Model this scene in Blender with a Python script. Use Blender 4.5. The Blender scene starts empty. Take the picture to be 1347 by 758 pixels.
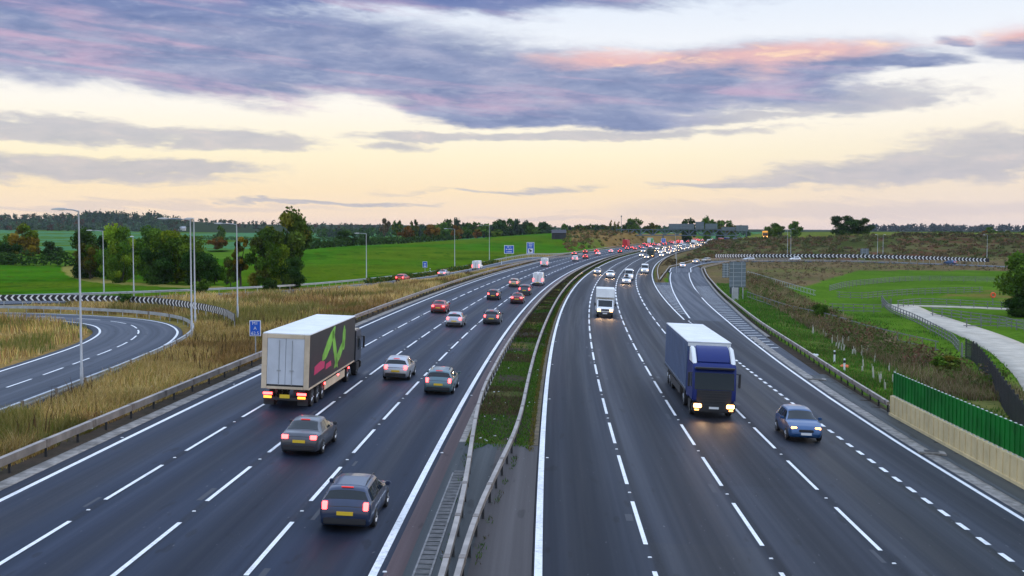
import bpy, bmesh, math, random
import numpy as np
from mathutils import Matrix, Vector
random.seed(7); RNG = np.random.default_rng(11)
S = bpy.context.scene
COL = S.collection
R = math.radians

# ------------------------------------------------------------------ camera
F = 1502.0; CH = 10.09; HZ = 304.0          # focal length in photo pixels, eye height, horizon row
cam = bpy.data.objects.new('camera', bpy.data.cameras.new('camera'))
COL.objects.link(cam)
cam.data.sensor_width = 36.0; cam.data.lens = F / 1347 * 36.0
cam.data.clip_start = 0.5; cam.data.clip_end = 20000
cam.location = (0, 0, CH)
cam.rotation_euler = (R(90) - math.atan((379 - HZ) / F), 0, 0)
S.camera = cam

# ------------------------------------------------------------------ sky
SUN_EL, SUN_AZ = R(14), R(78)             # low evening sun off to the right, veiled by the cloud
class NX:
    """tiny arithmetic wrapper round shader sockets"""
    def __init__(s, tree, sock): s.t, s.s = tree, sock
    def _op(s, op, o=None, rev=False, c=None, clamp=False):
        n = s.t.nodes.new('ShaderNodeMath'); n.operation = op; n.use_clamp = clamp
        a = [s, o] if not rev else [o, s]
        if c is not None: a.append(c)
        for i, v in enumerate(a):
            if v is None: continue
            if isinstance(v, NX): s.t.links.new(v.s, n.inputs[i])
            else: n.inputs[i].default_value = float(v)
        return NX(s.t, n.outputs[0])
    def __add__(s, o): return s._op('ADD', o)
    __radd__ = __add__
    def __sub__(s, o): return s._op('SUBTRACT', o)
    def __rsub__(s, o): return s._op('SUBTRACT', o, True)
    def __mul__(s, o): return s._op('MULTIPLY', o)
    __rmul__ = __mul__
    def __truediv__(s, o): return s._op('DIVIDE', o)
    def mx(s, o): return s._op('MAXIMUM', o)
    def mn(s, o): return s._op('MINIMUM', o)
    def sat(s): return s._op('ADD', 0.0, clamp=True)
    def sqrt(s): return s._op('SQRT')
    def ss(s, a, b):
        n = s.t.nodes.new('ShaderNodeMapRange'); n.interpolation_type = 'SMOOTHSTEP'
        s.t.links.new(s.s, n.inputs[0]); n.inputs[1].default_value = a; n.inputs[2].default_value = b
        return NX(s.t, n.outputs[0])
def xyz(t, x, y, z):
    n = t.nodes.new('ShaderNodeCombineXYZ')
    for i, v in enumerate((x, y, z)):
        if isinstance(v, NX): t.links.new(v.s, n.inputs[i])
        else: n.inputs[i].default_value = v
    return n.outputs[0]
def noise(t, vec, scale, detail=4.0, rough=0.55, dist=0.0):
    n = t.nodes.new('ShaderNodeTexNoise')
    if vec is not None: t.links.new(vec, n.inputs['Vector'])
    n.inputs['Scale'].default_value = scale; n.inputs['Detail'].default_value = detail
    n.inputs['Roughness'].default_value = rough; n.inputs['Distortion'].default_value = dist
    return NX(t, n.outputs[0])
def mix(t, fac, a, b, mode='MIX'):
    n = t.nodes.new('ShaderNodeMix'); n.data_type = 'RGBA'; n.blend_type = mode
    for i, v in ((0, fac), (6, a), (7, b)):
        if isinstance(v, NX): t.links.new(v.s, n.inputs[i])
        elif isinstance(v, (int, float)): n.inputs[i].default_value = v
        elif isinstance(v, tuple): n.inputs[i].default_value = (*v, 1)
        else: t.links.new(v, n.inputs[i])
    return n.outputs[2]
def ramp(t, fac, stops):
    n = t.nodes.new('ShaderNodeValToRGB'); e = n.color_ramp.elements
    while len(e) < len(stops): e.new(0.5)
    for el, (p, c) in zip(e, stops): el.position = p; el.color = (*c, 1)
    t.links.new(fac.s, n.inputs[0]); return n.outputs[0]
def lin(*c, k=1.0):
    f = lambda v: (v / 12.92 if v <= .04045 else ((v + .055) / 1.055) ** 2.4)
    return tuple(f(v / 255.0) * k for v in c)

def build_world():
    w = bpy.data.worlds.new('World'); S.world = w; w.use_nodes = True
    t = w.node_tree; t.nodes.clear()
    out = t.nodes.new('ShaderNodeOutputWorld'); bg = t.nodes.new('ShaderNodeBackground')
    t.links.new(bg.outputs[0], out.inputs[0])
    tc = t.nodes.new('ShaderNodeTexCoord'); sp = t.nodes.new('ShaderNodeSeparateXYZ')
    t.links.new(tc.outputs['Generated'], sp.inputs[0])
    x, y, z = (NX(t, sp.outputs[i]) for i in range(3))
    az = x._op('ARCTAN2', y); el = z
    sky = t.nodes.new('ShaderNodeTexSky'); sky.sky_type = 'NISHITA'; sky.sun_disc = False
    sky.sun_elevation = SUN_EL; sky.sun_rotation = SUN_AZ; sky.air_density = 1.2; sky.dust_density = 2.5
    # clear sky: pale peach low down, cream, then pale blue, deeper blue overhead
    e = el._op('MULTIPLY', 4.0, clamp=True)          # 0..0.25 -> 0..1
    clear = ramp(t, e, [(0.0, lin(230, 206, 200)), (0.05, lin(246, 221, 196)), (0.14, lin(255, 230, 188)), (0.26, lin(255, 241, 206)),
                        (0.42, lin(252, 246, 234)), (0.6, lin(240, 242, 246)), (0.8, lin(222, 232, 246)), (1.0, lin(170, 194, 226))])
    # the right-hand side is a little greyer and pinker low down
    side = az.ss(0.05, 0.42) * (1.0 - el.ss(0.03, 0.12))
    clear = mix(t, side * 0.45, clear, lin(222, 212, 214))
    U = lambda px: math.atan((px - 673.5) / F)
    V = lambda py: (HZ - py) / F
    def fbm(k, sx, sy, seed, detail=7.0, rough=0.58, dist=0.35, dv=0.0):
        v = xyz(t, az * sx + seed, (el + dv) * sy + az * k, seed * 1.7)
        return noise(t, v, 1.0, detail, rough, dist)
    n1 = fbm(3.0, 7.5, 34.0, 3.1); n1b = fbm(3.0, 7.5, 34.0, 3.1, dv=-0.012)
    n2 = fbm(1.0, 26.0, 105.0, 8.3, 8.0, 0.62)
    n5 = fbm(1.5, 70.0, 260.0, 2.9, 6.0, 0.62, 0.6)
    warp = (n1 - 0.5) * 0.035
    def blob(px, py, a, b, k=0.0, wgt=1.0):
        du = az - U(px); dv = el + warp - V(py) - du * k
        r = ((du * (F / a)) * (du * (F / a)) + (dv * (F / b)) * (dv * (F / b))).sqrt()
        return (1.0 - r) * wgt
    def field(lst):
        m = None
        for b in lst:
            q = blob(*b); m = q if m is None else m.mx(q)
        return m
    big = field([(-250, 60, 620, 78, -0.02), (300, 76, 560, 78, -0.06), (720, 110, 500, 52, -0.02), (980, 98, 300, 40, 0.03), (1170, 100, 120, 16, 0.0),
                 (480, -6, 620, 46, 0.0), (100, 10, 520, 60, 0.0), (1395, 84, 140, 34, 0.0, 0.8), (1252, 74, 40, 9, 0.0, 0.55), (690, 150, 300, 24, -0.04)])
    sml = field([(60, 180, 330, 17, -0.05), (310, 193, 150, 16, -0.02), (560, 184, 130, 9, 0.0), (520, 197, 60, 8, 0.0, 0.8), (760, 181, 330, 8, 0.03),
                 (30, 230, 320, 24, 0.0), (230, 224, 150, 9, -0.02), (1210, 226, 290, 26, 0.06), (1370, 205, 190, 34, 0.0), (1000, 243, 160, 8, 0.0),
                 (1120, 140, 160, 20, 0.02), (690, 251, 180, 4, 0.0, 0.6), (860, 160, 330, 10, 0.02), (420, 264, 180, 4, 0.0)])
    low = field([(1100, 278, 480, 15, 0.0), (180, 272, 400, 6, 0.0), (720, 283, 160, 5, 0.0)])
    over = el.ss(0.2, 0.45) * 0.9
    dbig = (big * 1.9 + (n1 - 0.5) * 1.6 + (n2 - 0.5) * 0.9 + (n5 - 0.5) * 0.45).ss(-0.12, 0.95)
    dsml = (sml * 1.5 + (n2 - 0.5) * 1.7 + (n1 - 0.5) * 0.5 + (n5 - 0.5) * 0.7).ss(-0.05, 0.85)
    dlow = (low * 1.3 + (n2 - 0.5) * 0.8).ss(0.05, 0.9)
    # cloud colours: blue-grey bodies, mauve-pink streaks, peach where the sun still reaches the upper edge
    n3 = fbm(4.5, 3.0, 52.0, 5.7, 5.0, 0.5, 0.6)
    n4 = fbm(2.0, 13.0, 60.0, 1.4, 6.0)
    body = ramp(t, n4, [(0.25, lin(108, 124, 166)), (0.45, lin(134, 146, 182)), (0.6, lin(156, 162, 192)), (0.78, lin(188, 190, 208))])
    deep = el.ss(V(70), V(-20)) * (1.0 - az.ss(U(620), U(1050)))
    body = mix(t, deep * 0.75, body, lin(80, 104, 170))
    pink = n3.ss(0.5, 0.66) * n4.ss(0.3, 0.55) * (1.0 - deep * 0.55)
    body = mix(t, pink * 0.62, body, lin(208, 172, 196))
    body = mix(t, (n2 * 0.6 + n5 * 0.4).ss(0.5, 0.68) * 0.25, body, lin(206, 208, 222))
    body = mix(t, (n2 * 0.6 + n5 * 0.4).ss(0.5, 0.34) * 0.25, body, lin(92, 106, 150))
    edge = ((n1b - n1) * 9.0).ss(0.0, 1.0)
    lit = field([(1010, 84, 230, 26, 0.02), (1330, 66, 90, 14, 0.0), (830, 84, 160, 18, 0.0)])
    peach = (lit * 1.3 + (n4 - 0.5) * 1.5 + (n2 - 0.5) * 0.6).ss(0.05, 1.0)
    body = mix(t, peach * 0.8, body, lin(240, 190, 184))
    body = mix(t, peach * peach * n2.ss(0.5, 0.7) * 0.8, body, lin(255, 222, 186))
    sb = ramp(t, n2, [(0.3, lin(152, 160, 182)), (0.6, lin(182, 180, 192)), (0.8, lin(214, 198, 198))])
    c = mix(t, dlow * 0.32, clear, lin(186, 178, 192))
    c = mix(t, dsml * 0.72, c, sb)
    thin = 0.55 + 0.45 * big.ss(0.0, 0.35)
    c = mix(t, dbig * thin, c, body)
    c = mix(t, over, c, lin(196, 216, 250, k=1.75))
    # a share of the physical sky colours the whole
    ad = t.nodes.new('ShaderNodeVectorMath'); ad.operation = 'SCALE'; ad.inputs['Scale'].default_value = 0.10
    t.links.new(sky.outputs[0], ad.inputs[0])
    hi = t.nodes.new('ShaderNodeMix'); hi.data_type = 'RGBA'; hi.inputs[0].default_value = 0.04
    t.links.new(c, hi.inputs[6]); t.links.new(ad.outputs[0], hi.inputs[7])
    t.links.new(hi.outputs[2], bg.inputs[0]); bg.inputs[1].default_value = 1.0
build_world()
sun = bpy.data.objects.new('sun', bpy.data.lights.new('sun', 'SUN')); COL.objects.link(sun)
sun.data.energy = 0.5; sun.data.angle = R(14); sun.data.color = (1.0, 0.84, 0.7)
sd = Vector((math.sin(SUN_AZ) * math.cos(SUN_EL), math.cos(SUN_AZ) * math.cos(SUN_EL), math.sin(SUN_EL)))
sun.rotation_euler = sd.to_track_quat('Z', 'Y').to_euler()
vs = S.view_settings
S.display_settings.display_device = 'sRGB'
vs.view_transform = 'Standard'; vs.look = 'None'; vs.exposure = 0.15; vs.gamma = 1.0; vs.use_curve_mapping = False
S.render.engine = 'CYCLES'
S.cycles.use_denoising = True
S.cycles.max_bounces = 6; S.cycles.transparent_max_bounces = 8
S.cycles.sample_clamp_indirect = 6.0
K=0.00037; PSI=0.02; RX0=-1.994; CF=0.0406
_ZS=np.array([-400,300,350,450,600,800,1200,1600,2600.]); _ZV=np.array([0,0,.12,.4,.8,1.9,4.5,7,12.])
def zc(s): return np.interp(s,_ZS,_ZV)
def road(s,t,h=0.0):
    th=PSI+K*(np.asarray(s,float)-10); t=np.asarray(t,float)
    x=RX0+(math.cos(PSI)-np.cos(th))/K+t*np.cos(th)
    y=10+(np.sin(th)-math.sin(PSI))/K-t*np.sin(th)
    return x,y,zc(s)-CF*np.clip(t,-20,24)+h
_CX=RX0+math.cos(PSI)/K; _CY=10-math.sin(PSI)/K
def st(x,y):
    dx=_CX-np.asarray(x,float); dy=np.asarray(y,float)-_CY
    return 10+(np.arctan2(dy,dx)-PSI)/K, 1/K-np.hypot(dx,dy)
def cp(px,y,d): return ((px-673.5)*d/F, d, CH-(y-HZ)*d/F)
# natural ground: control points (x, y, z)
def make_ctrl():
    c=[]
    for p in [(400,378,190),(540,362,245),(700,333,400),(740,329,470),(400,327,420),(540,320,560),(640,314,650),(730,308.5,720),
              (100,320,800),(100,306,1300),(350,318,900),(350,306,1500),(60,288,2000),(180,288,2000),(300,297,2200),(500,300,2000),
              (720,305,1300),(760,306,620),(800,303.5,700),(740,320,520),(900,306,1500),(958,328,520),(962,325,600),(967,321,690),(950,323,640),(988,314,560),(1012,311.5,540),(1080,308,530),(1150,309.5,520),(1347,312,500),(1500,312,480),
              (1150,307,800),(1347,308,800),(1250,304,3000),(900,303,3000),(500,296,3500),(-300,290,2000),(1700,304,2500)]:
        c.append(cp(*p))
    for x,y,z in [(-40,60,.7),(-40,140,.7),(-62,140,.7),(-30,110,.7),(-22,200,.7),(-22,150,.7),(-20,60,.7),(-20,20,.7),(-80,60,.7),(-100,180,.5),(-150,300,.3),(-100,300,.5),(-60,240,.6),(-250,300,1),(-200,100,1),
                  (22,20,-.95),(22,60,-.95),(24,100,-.95),(28,160,-.9),(34,240,-.85),(45,300,-.8),(62,360,-.6),(80,400,-.3),(110,425,-.3),(140,425,-.3),(165,400,-.5),(200,390,-.5),
                  (45,95,-2.2),(50,130,-2.3),(60,170,-2.3),(80,200,-2.3),(90,255,-2.2),(60,250,-1.8),(40,190,-1.6),(120,300,-1.8),(130,200,-2.3),(90,120,-2.3),(60,50,-2.3),(100,40,-2.3),(160,340,-1.3),(110,370,-1.0),
                  (200,200,-2),(-200,-200,0),(200,-200,-2),(0,-400,0),(-500,0,1),(500,0,0),(900,600,8),(-900,500,2),(-2500,0,10),(2500,0,5),(0,-2500,5)]:
        c.append((x,y,z))
    return np.array(c)
CT=make_ctrl(); _C=60.0
_phi=lambda r:np.sqrt(r*r+_C*_C)
_n=len(CT)
_D=np.hypot(CT[:,None,0]-CT[None,:,0],CT[:,None,1]-CT[None,:,1])
_A=np.zeros((_n+1,_n+1)); _A[:_n,:_n]=_phi(_D)+np.eye(_n)*(-3.0); _A[:_n,_n]=1; _A[_n,:_n]=1
_W=np.linalg.solve(_A,np.concatenate([CT[:,2],[0]]))
def natural(x,y):
    x=np.asarray(x,float); y=np.asarray(y,float); o=np.full(np.broadcast(x,y).shape,_W[_n])
    for i in range(_n): o=o+_W[i]*_phi(np.hypot(x-CT[i,0],y-CT[i,1]))
    return o
def sstep(a,b,x):
    q=np.clip((x-a)/(b-a),0,1); return q*q*(3-2*q)
def ground(x,y):
    """height of the bare ground (without any road surface)"""
    n=natural(x,y); s,t=st(x,y)
    zr=zc(s)-CF*np.clip(t,-20,24)
    w=1-sstep(0,1,np.maximum((-19.5-t)/7.0,(t-23.5)/9.0)); w=np.where((s>-300)&(s<1500),w,0)
    return n*(1-w)+zr*w

# ------------------------------------------------------------------ helpers
def tag(o, label=None, cat=None, group=None, kind=None):
    if label: o['label'] = label
    if cat: o['category'] = cat
    if group: o['group'] = group
    if kind: o['kind'] = kind
    return o
def empty(name, loc=(0, 0, 0), rz=0.0):
    o = bpy.data.objects.new(name, None); COL.objects.link(o)
    o.empty_display_size = 0.3; o.location = loc; o.rotation_euler = (0, 0, rz); return o
def link(name, me, parent=None):
    o = bpy.data.objects.new(name, me); COL.objects.link(o)
    if parent is not None: o.parent = parent
    return o
def copy_tree(o, parent=None):
    c = o.copy(); COL.objects.link(c)
    if parent is not None: c.parent = parent
    for ch in o.children: copy_tree(ch, c)
    return c
class MB:
    def __init__(s): s.v = []; s.f = []; s.m = []
    def add(s, vs, fs, m=0):
        b = len(s.v); s.v += [tuple(map(float, p)) for p in vs]
        for f in fs: s.f.append(tuple(b + i for i in f)); s.m.append(m)
        return s
    def box(s, c, d, m=0, rz=0.0, top=(1, 1), shift=(0, 0)):
        x, y, z = (q / 2 for q in d); cr, sr = math.cos(rz), math.sin(rz); P = []
        for k, (tx, ty), (ox, oy) in ((-z, (1, 1), (0, 0)), (z, top, shift)):
            for a, b in ((-x, -y), (x, -y), (x, y), (-x, y)):
                a = a * tx + ox; b = b * ty + oy
                P.append((c[0] + a * cr - b * sr, c[1] + a * sr + b * cr, c[2] + k))
        return s.add(P, [(3, 2, 1, 0), (4, 5, 6, 7), (0, 1, 5, 4), (1, 2, 6, 5), (2, 3, 7, 6), (3, 0, 4, 7)], m)
    def tube(s, pts, rad, n=8, m=0, cap=True):
        pts = [Vector(p) for p in pts]
        if not hasattr(rad, '__len__'): rad = [rad] * len(pts)
        P = []; N = len(pts)
        for i, p in enumerate(pts):
            d = (pts[min(i + 1, N - 1)] - pts[max(i - 1, 0)]).normalized()
            a = d.orthogonal().normalized() if abs(d.z) > .9 else d.cross(Vector((0, 0, 1))).normalized()
            b = d.cross(a)
            for j in range(n):
                q = 2 * math.pi * j / n
                P.append(p + (a * math.cos(q) + b * math.sin(q)) * rad[i])
        fs = [(i * n + j, i * n + (j + 1) % n, (i + 1) * n + (j + 1) % n, (i + 1) * n + j) for i in range(N - 1) for j in range(n)]
        if cap: fs += [tuple(range(n))[::-1], tuple((N - 1) * n + j for j in range(n))]
        return s.add(P, fs, m)
    def prism(s, out, axis, a, b, m=0):
        """outline of 2-D points swept from a to b along axis 'x','y' or 'z'"""
        n = len(out)
        f = {'x': lambda p, q: (q, p[0], p[1]), 'y': lambda p, q: (p[0], q, p[1]), 'z': lambda p, q: (p[0], p[1], q)}[axis]
        P = [f(p, a) for p in out] + [f(p, b) for p in out]
        return s.add(P, [tuple(range(n))[::-1], tuple(range(n, 2 * n))] + [(i, (i + 1) % n, n + (i + 1) % n, n + i) for i in range(n)], m)
    def mesh(s, name, mats, smooth=False, bevel=0.0, sharp=0.7):
        me = bpy.data.meshes.new(name); me.from_pydata(s.v, [], s.f)
        for q in mats if isinstance(mats, (list, tuple)) else [mats]: me.materials.append(q)
        me.polygons.foreach_set('material_index', s.m)
        if bevel:
            bm = bmesh.new(); bm.from_mesh(me); bmesh.ops.recalc_face_normals(bm, faces=bm.faces)
            es = [e for e in bm.edges if len(e.link_faces) == 2 and e.calc_face_angle(0) > 0.5]
            bmesh.ops.bevel(bm, geom=es, offset=bevel, segments=2, affect='EDGES', clamp_overlap=True)
            bm.to_mesh(me); bm.free(); smooth = True
        else:
            bm = bmesh.new(); bm.from_mesh(me); bmesh.ops.recalc_face_normals(bm, faces=bm.faces); bm.to_mesh(me); bm.free()
        if smooth:
            me.polygons.foreach_set('use_smooth', [True] * len(me.polygons)); me.set_sharp_from_angle(angle=sharp)
        me.update(); return me
    def build(s, name, mats, parent=None, **k): return link(name, s.mesh(name, mats, **k), parent)
def np_mesh(name, V, Q, mats, cols=None, uv=None, smooth=False):
    """big mesh from arrays: V (n,3), Q (m,k) faces"""
    me = bpy.data.meshes.new(name); V = np.asarray(V, np.float32); Q = np.asarray(Q, np.int32); m, k = Q.shape
    me.vertices.add(len(V)); me.vertices.foreach_set('co', V.ravel())
    me.loops.add(m * k); me.loops.foreach_set('vertex_index', Q.ravel())
    me.polygons.add(m); me.polygons.foreach_set('loop_start', np.arange(0, m * k, k, dtype=np.int32))
    me.polygons.foreach_set('loop_total', np.full(m, k, np.int32))
    for q in mats if isinstance(mats, (list, tuple)) else [mats]: me.materials.append(q)
    if smooth: me.polygons.foreach_set('use_smooth', np.ones(m, bool))
    me.update(calc_edges=True)
    if cols is not None:
        a = me.color_attributes.new('Col', 'FLOAT_COLOR', 'POINT')
        c = np.ones((len(V), 4), np.float32); c[:, :3] = cols; a.data.foreach_set('color', c.ravel())
    if uv is not None:
        u = me.uv_layers.new(name='UVMap'); u.data.foreach_set('uv', np.asarray(uv, np.float32)[Q.ravel()].ravel())
    return me

# ------------------------------------------------------------------ materials
MATS = {}
def mat(name, col, rough=0.6, metal=0.0, var=0.0, vscale=3.0, emit=None, es=0.0, spec=0.5, coat=0.0, bump=0.0, bscale=20.0, dirt=None, stretch=None):
    if name in MATS: return MATS[name]
    m = bpy.data.materials.new(name); m.use_nodes = True; t = m.node_tree; b = t.nodes['Principled BSDF']
    b.inputs['Base Color'].default_value = (*col, 1); b.inputs['Roughness'].default_value = rough; b.inputs['Metallic'].default_value = metal
    b.inputs['Specular IOR Level'].default_value = spec; b.inputs['Coat Weight'].default_value = coat; b.inputs['Coat Roughness'].default_value = 0.06
    tc = t.nodes.new('ShaderNodeTexCoord'); vec = tc.outputs['Object']
    if stretch:
        mp = t.nodes.new('ShaderNodeMapping'); mp.inputs['Scale'].default_value = stretch; t.links.new(vec, mp.inputs[0]); vec = mp.outputs[0]
    if var:
        n = noise(t, vec, vscale, 5.0, 0.6)
        c = mix(t, n.ss(0.3, 0.7), tuple(v * (1 - var) for v in col), tuple(min(1, v * (1 + var)) for v in col))
        if dirt:
            n2 = noise(t, vec, vscale * 0.37, 4.0, 0.65)
            c = mix(t, n2.ss(0.5, 0.75) * dirt[0], c, dirt[1])
        t.links.new(c, b.inputs['Base Color'])
    if bump:
        n = noise(t, vec, bscale, 3.0, 0.6); bp = t.nodes.new('ShaderNodeBump'); bp.inputs['Strength'].default_value = bump; bp.inputs['Distance'].default_value = 0.02
        t.links.new(n.s, bp.inputs['Height']); t.links.new(bp.outputs[0], b.inputs['Normal'])
    if emit: b.inputs['Emission Color'].default_value = (*emit, 1); b.inputs['Emission Strength'].default_value = es
    MATS[name] = m; return m
def veg_mat(name, trans=0.25, rough=0.75, hue=0.0):
    """foliage and grass: colour from the Col attribute, a little light passing through the blades"""
    if name in MATS: return MATS[name]
    m = bpy.data.materials.new(name); m.use_nodes = True; t = m.node_tree; t.nodes.clear()
    out = t.nodes.new('ShaderNodeOutputMaterial'); at = t.nodes.new('ShaderNodeVertexColor'); at.layer_name = 'Col'
    oi = t.nodes.new('ShaderNodeObjectInfo'); hs = t.nodes.new('ShaderNodeHueSaturation')
    r = NX(t, oi.outputs['Random']); t.links.new(at.outputs[0], hs.inputs['Color'])
    t.links.new((r * (2 * hue) + (0.5 - hue)).s, hs.inputs['Hue']); t.links.new((r * 0.4 + 0.8).s, hs.inputs['Value'])
    d = t.nodes.new('ShaderNodeBsdfDiffuse'); tr = t.nodes.new('ShaderNodeBsdfTranslucent'); mx = t.nodes.new('ShaderNodeMixShader')
    t.links.new(hs.outputs[0], d.inputs[0]); t.links.new(hs.outputs[0], tr.inputs[0]); mx.inputs[0].default_value = trans
    t.links.new(d.outputs[0], mx.inputs[1]); t.links.new(tr.outputs[0], mx.inputs[2]); t.links.new(mx.outputs[0], out.inputs[0])
    MATS[name] = m; return m
def terrain_mat():
    m = bpy.data.materials.new('soil_and_turf'); m.use_nodes = True; t = m.node_tree; b = t.nodes['Principled BSDF']
    at = t.nodes.new('ShaderNodeVertexColor'); at.layer_name = 'Col'
    g = t.nodes.new('ShaderNodeNewGeometry')
    n1 = noise(t, g.outputs['Position'], 0.05, 6.0, 0.65); n2 = noise(t, g.outputs['Position'], 1.3, 6.0, 0.7)
    f = (n1 * 0.7 + n2 * 0.9).ss(0.45, 1.15)
    k = t.nodes.new('ShaderNodeMixRGB'); k.blend_type = 'MULTIPLY'; k.inputs[0].default_value = 1.0
    c = ramp(t, f, [(0.0, (0.5, 0.56, 0.5)), (0.5, (1, 1, 1)), (1.0, (1.6, 1.35, 1.3))])
    t.links.new(at.outputs[0], k.inputs[1]); t.links.new(c, k.inputs[2]); t.links.new(k.outputs[0], b.inputs['Base Color'])
    b.inputs['Roughness'].default_value = 1.0; b.inputs['Specular IOR Level'].default_value = 0.0
    bp = t.nodes.new('ShaderNodeBump'); bp.inputs['Strength'].default_value = 0.6; bp.inputs['Distance'].default_value = 0.12
    t.links.new(n2.s, bp.inputs['Height']); t.links.new(bp.outputs[0], b.inputs['Normal'])
    return m
def asphalt_mat(name, base, red=0.0, lane=None):
    """UV = (metres along the road, metres across)"""
    m = bpy.data.materials.new(name); m.use_nodes = True; t = m.node_tree; b = t.nodes['Principled BSDF']
    uv = t.nodes.new('ShaderNodeUVMap'); uv.uv_map = 'UVMap'; sp = t.nodes.new('ShaderNodeSeparateXYZ'); t.links.new(uv.outputs[0], sp.inputs[0])
    s_, t_ = NX(t, sp.outputs[0]), NX(t, sp.outputs[1])
    long_ = noise(t, xyz(t, s_ * 0.012, t_ * 0.9, 0.0), 1.0, 4.0, 0.6)           # streaks along the lanes
    long2 = noise(t, xyz(t, s_ * 0.05, t_ * 3.0, 4.0), 1.0, 4.0, 0.6)
    patch = noise(t, xyz(t, s_ * 0.035, t_ * 0.22, 9.0), 1.0, 2.0, 0.5)
    grit = noise(t, xyz(t, s_ * 9.0, t_ * 9.0, 0.0), 1.0, 3.0, 0.8)
    fine = noise(t, xyz(t, s_ * 60.0, t_ * 60.0, 0.0), 1.0, 2.0, 0.7)
    f = long_ * 0.85 + long2 * 0.45 + grit * 0.5 + fine * 0.5 + patch * 0.35
    c = ramp(t, (f - 0.78).ss(0.0, 0.95), [(0.0, tuple(v * 0.62 for v in base)), (0.5, base), (1.0, tuple(v * 1.5 for v in base))])
    c = mix(t, patch.ss(0.55, 0.7) * (0.5 * red), c, (base[0] * 1.7, base[1] * 1.1, base[2] * 1.0))
    # sealed cracks and small dark repairs
    crack = noise(t, xyz(t, s_ * 0.4, t_ * 1.7, 2.0), 1.0, 2.0, 0.4)
    c = mix(t, crack.ss(0.66, 0.70) * 0.6, c, tuple(v * 0.4 for v in base))
    if lane:                                         # oily, polished lane centres
        k = ((t_ - lane[0]) * (2 * math.pi / lane[1]))._op('COSINE')
        c = mix(t, (k * 0.5 + long_ * 1.2 - 0.35).ss(0.0, 0.9) * 0.8, c, tuple(v * 0.42 for v in base))
        c = mix(t, (k * -1.0).ss(0.93, 1.0) * (grit * 0.8 + patch * 0.6).ss(0.45, 0.8) * 0.75, c, tuple(v * 0.35 for v in base))
    fl = noise(t, xyz(t, s_ * 2.5, t_ * 8.0, 6.0), 1.0, 2.0, 0.5)
    c = mix(t, fl.ss(0.735, 0.75) * 0.5, c, (0.22, 0.22, 0.23))
    t.links.new(c, b.inputs['Base Color'])
    t.links.new((0.62 - long_.ss(0.35, 0.7) * 0.16 + grit * 0.1).s, b.inputs['Roughness']); b.inputs['Specular IOR Level'].default_value = 0.15
    bp = t.nodes.new('ShaderNodeBump'); bp.inputs['Strength'].default_value = 0.25; bp.inputs['Distance'].default_value = 0.01
    t.links.new((fine + grit).s, bp.inputs['Height']); t.links.new(bp.outputs[0], b.inputs['Normal'])
    return m
def paint_mat():
    m = bpy.data.materials.new('road_paint'); m.use_nodes = True; t = m.node_tree; b = t.nodes['Principled BSDF']
    g = t.nodes.new('ShaderNodeNewGeometry')
    n = noise(t, g.outputs['Position'], 6.0, 5.0, 0.75); n2 = noise(t, g.outputs['Position'], 0.35, 3.0, 0.6)
    n3 = noise(t, g.outputs['Position'], 28.0, 3.0, 0.8)
    c = mix(t, (n * 0.8 + n2 * 0.5).ss(0.58, 0.95), (0.80, 0.80, 0.78), (0.42, 0.42, 0.43))
    c = mix(t, (n3 * 0.6 + n * 0.4).ss(0.56, 0.66) * 0.7, c, (0.12, 0.125, 0.135))
    t.links.new(c, b.inputs['Base Color']); b.inputs['Roughness'].default_value = 0.6
    return m
M_PAINT = paint_mat()
M_TERRAIN = terrain_mat()
M_ASPH_L = asphalt_mat('asphalt_dark', (0.0165, 0.0255, 0.046), 0.3, (-15.0, 3.53))
M_ASPH_R = asphalt_mat('asphalt_grey', (0.0195, 0.0245, 0.035), 0.8, (4.0, 3.85))
M_ASPH_S = asphalt_mat('asphalt_slip', (0.045, 0.054, 0.07), 0.2)
M_HARD = asphalt_mat('asphalt_old', (0.060, 0.053, 0.052), 1.0)
M_RED = asphalt_mat('asphalt_red', (0.070, 0.046, 0.046), 0.6)
M_CONC = mat('concrete', (0.24, 0.22, 0.195), 0.9, var=0.4, vscale=2.2, bump=0.4, dirt=(0.85, (0.085, 0.075, 0.06)))
M_PATH = mat('path_concrete', (0.47, 0.42, 0.34), 0.95, var=0.16, vscale=0.5, spec=.1, dirt=(0.45, (0.27, 0.235, 0.18)))
M_GALV = mat('galvanised_steel', (0.42, 0.45, 0.47), 0.45, 0.7, var=0.15, vscale=2)
M_RAIL = mat('weathered_rail', (0.34, 0.30, 0.26), 0.42, 0.65, var=0.25, vscale=1.2, dirt=(0.4, (0.16, 0.125, 0.10)))
M_DARK = mat('dark_steel', (0.035, 0.035, 0.036), 0.6, 0.3, var=0.3, vscale=4)

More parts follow.
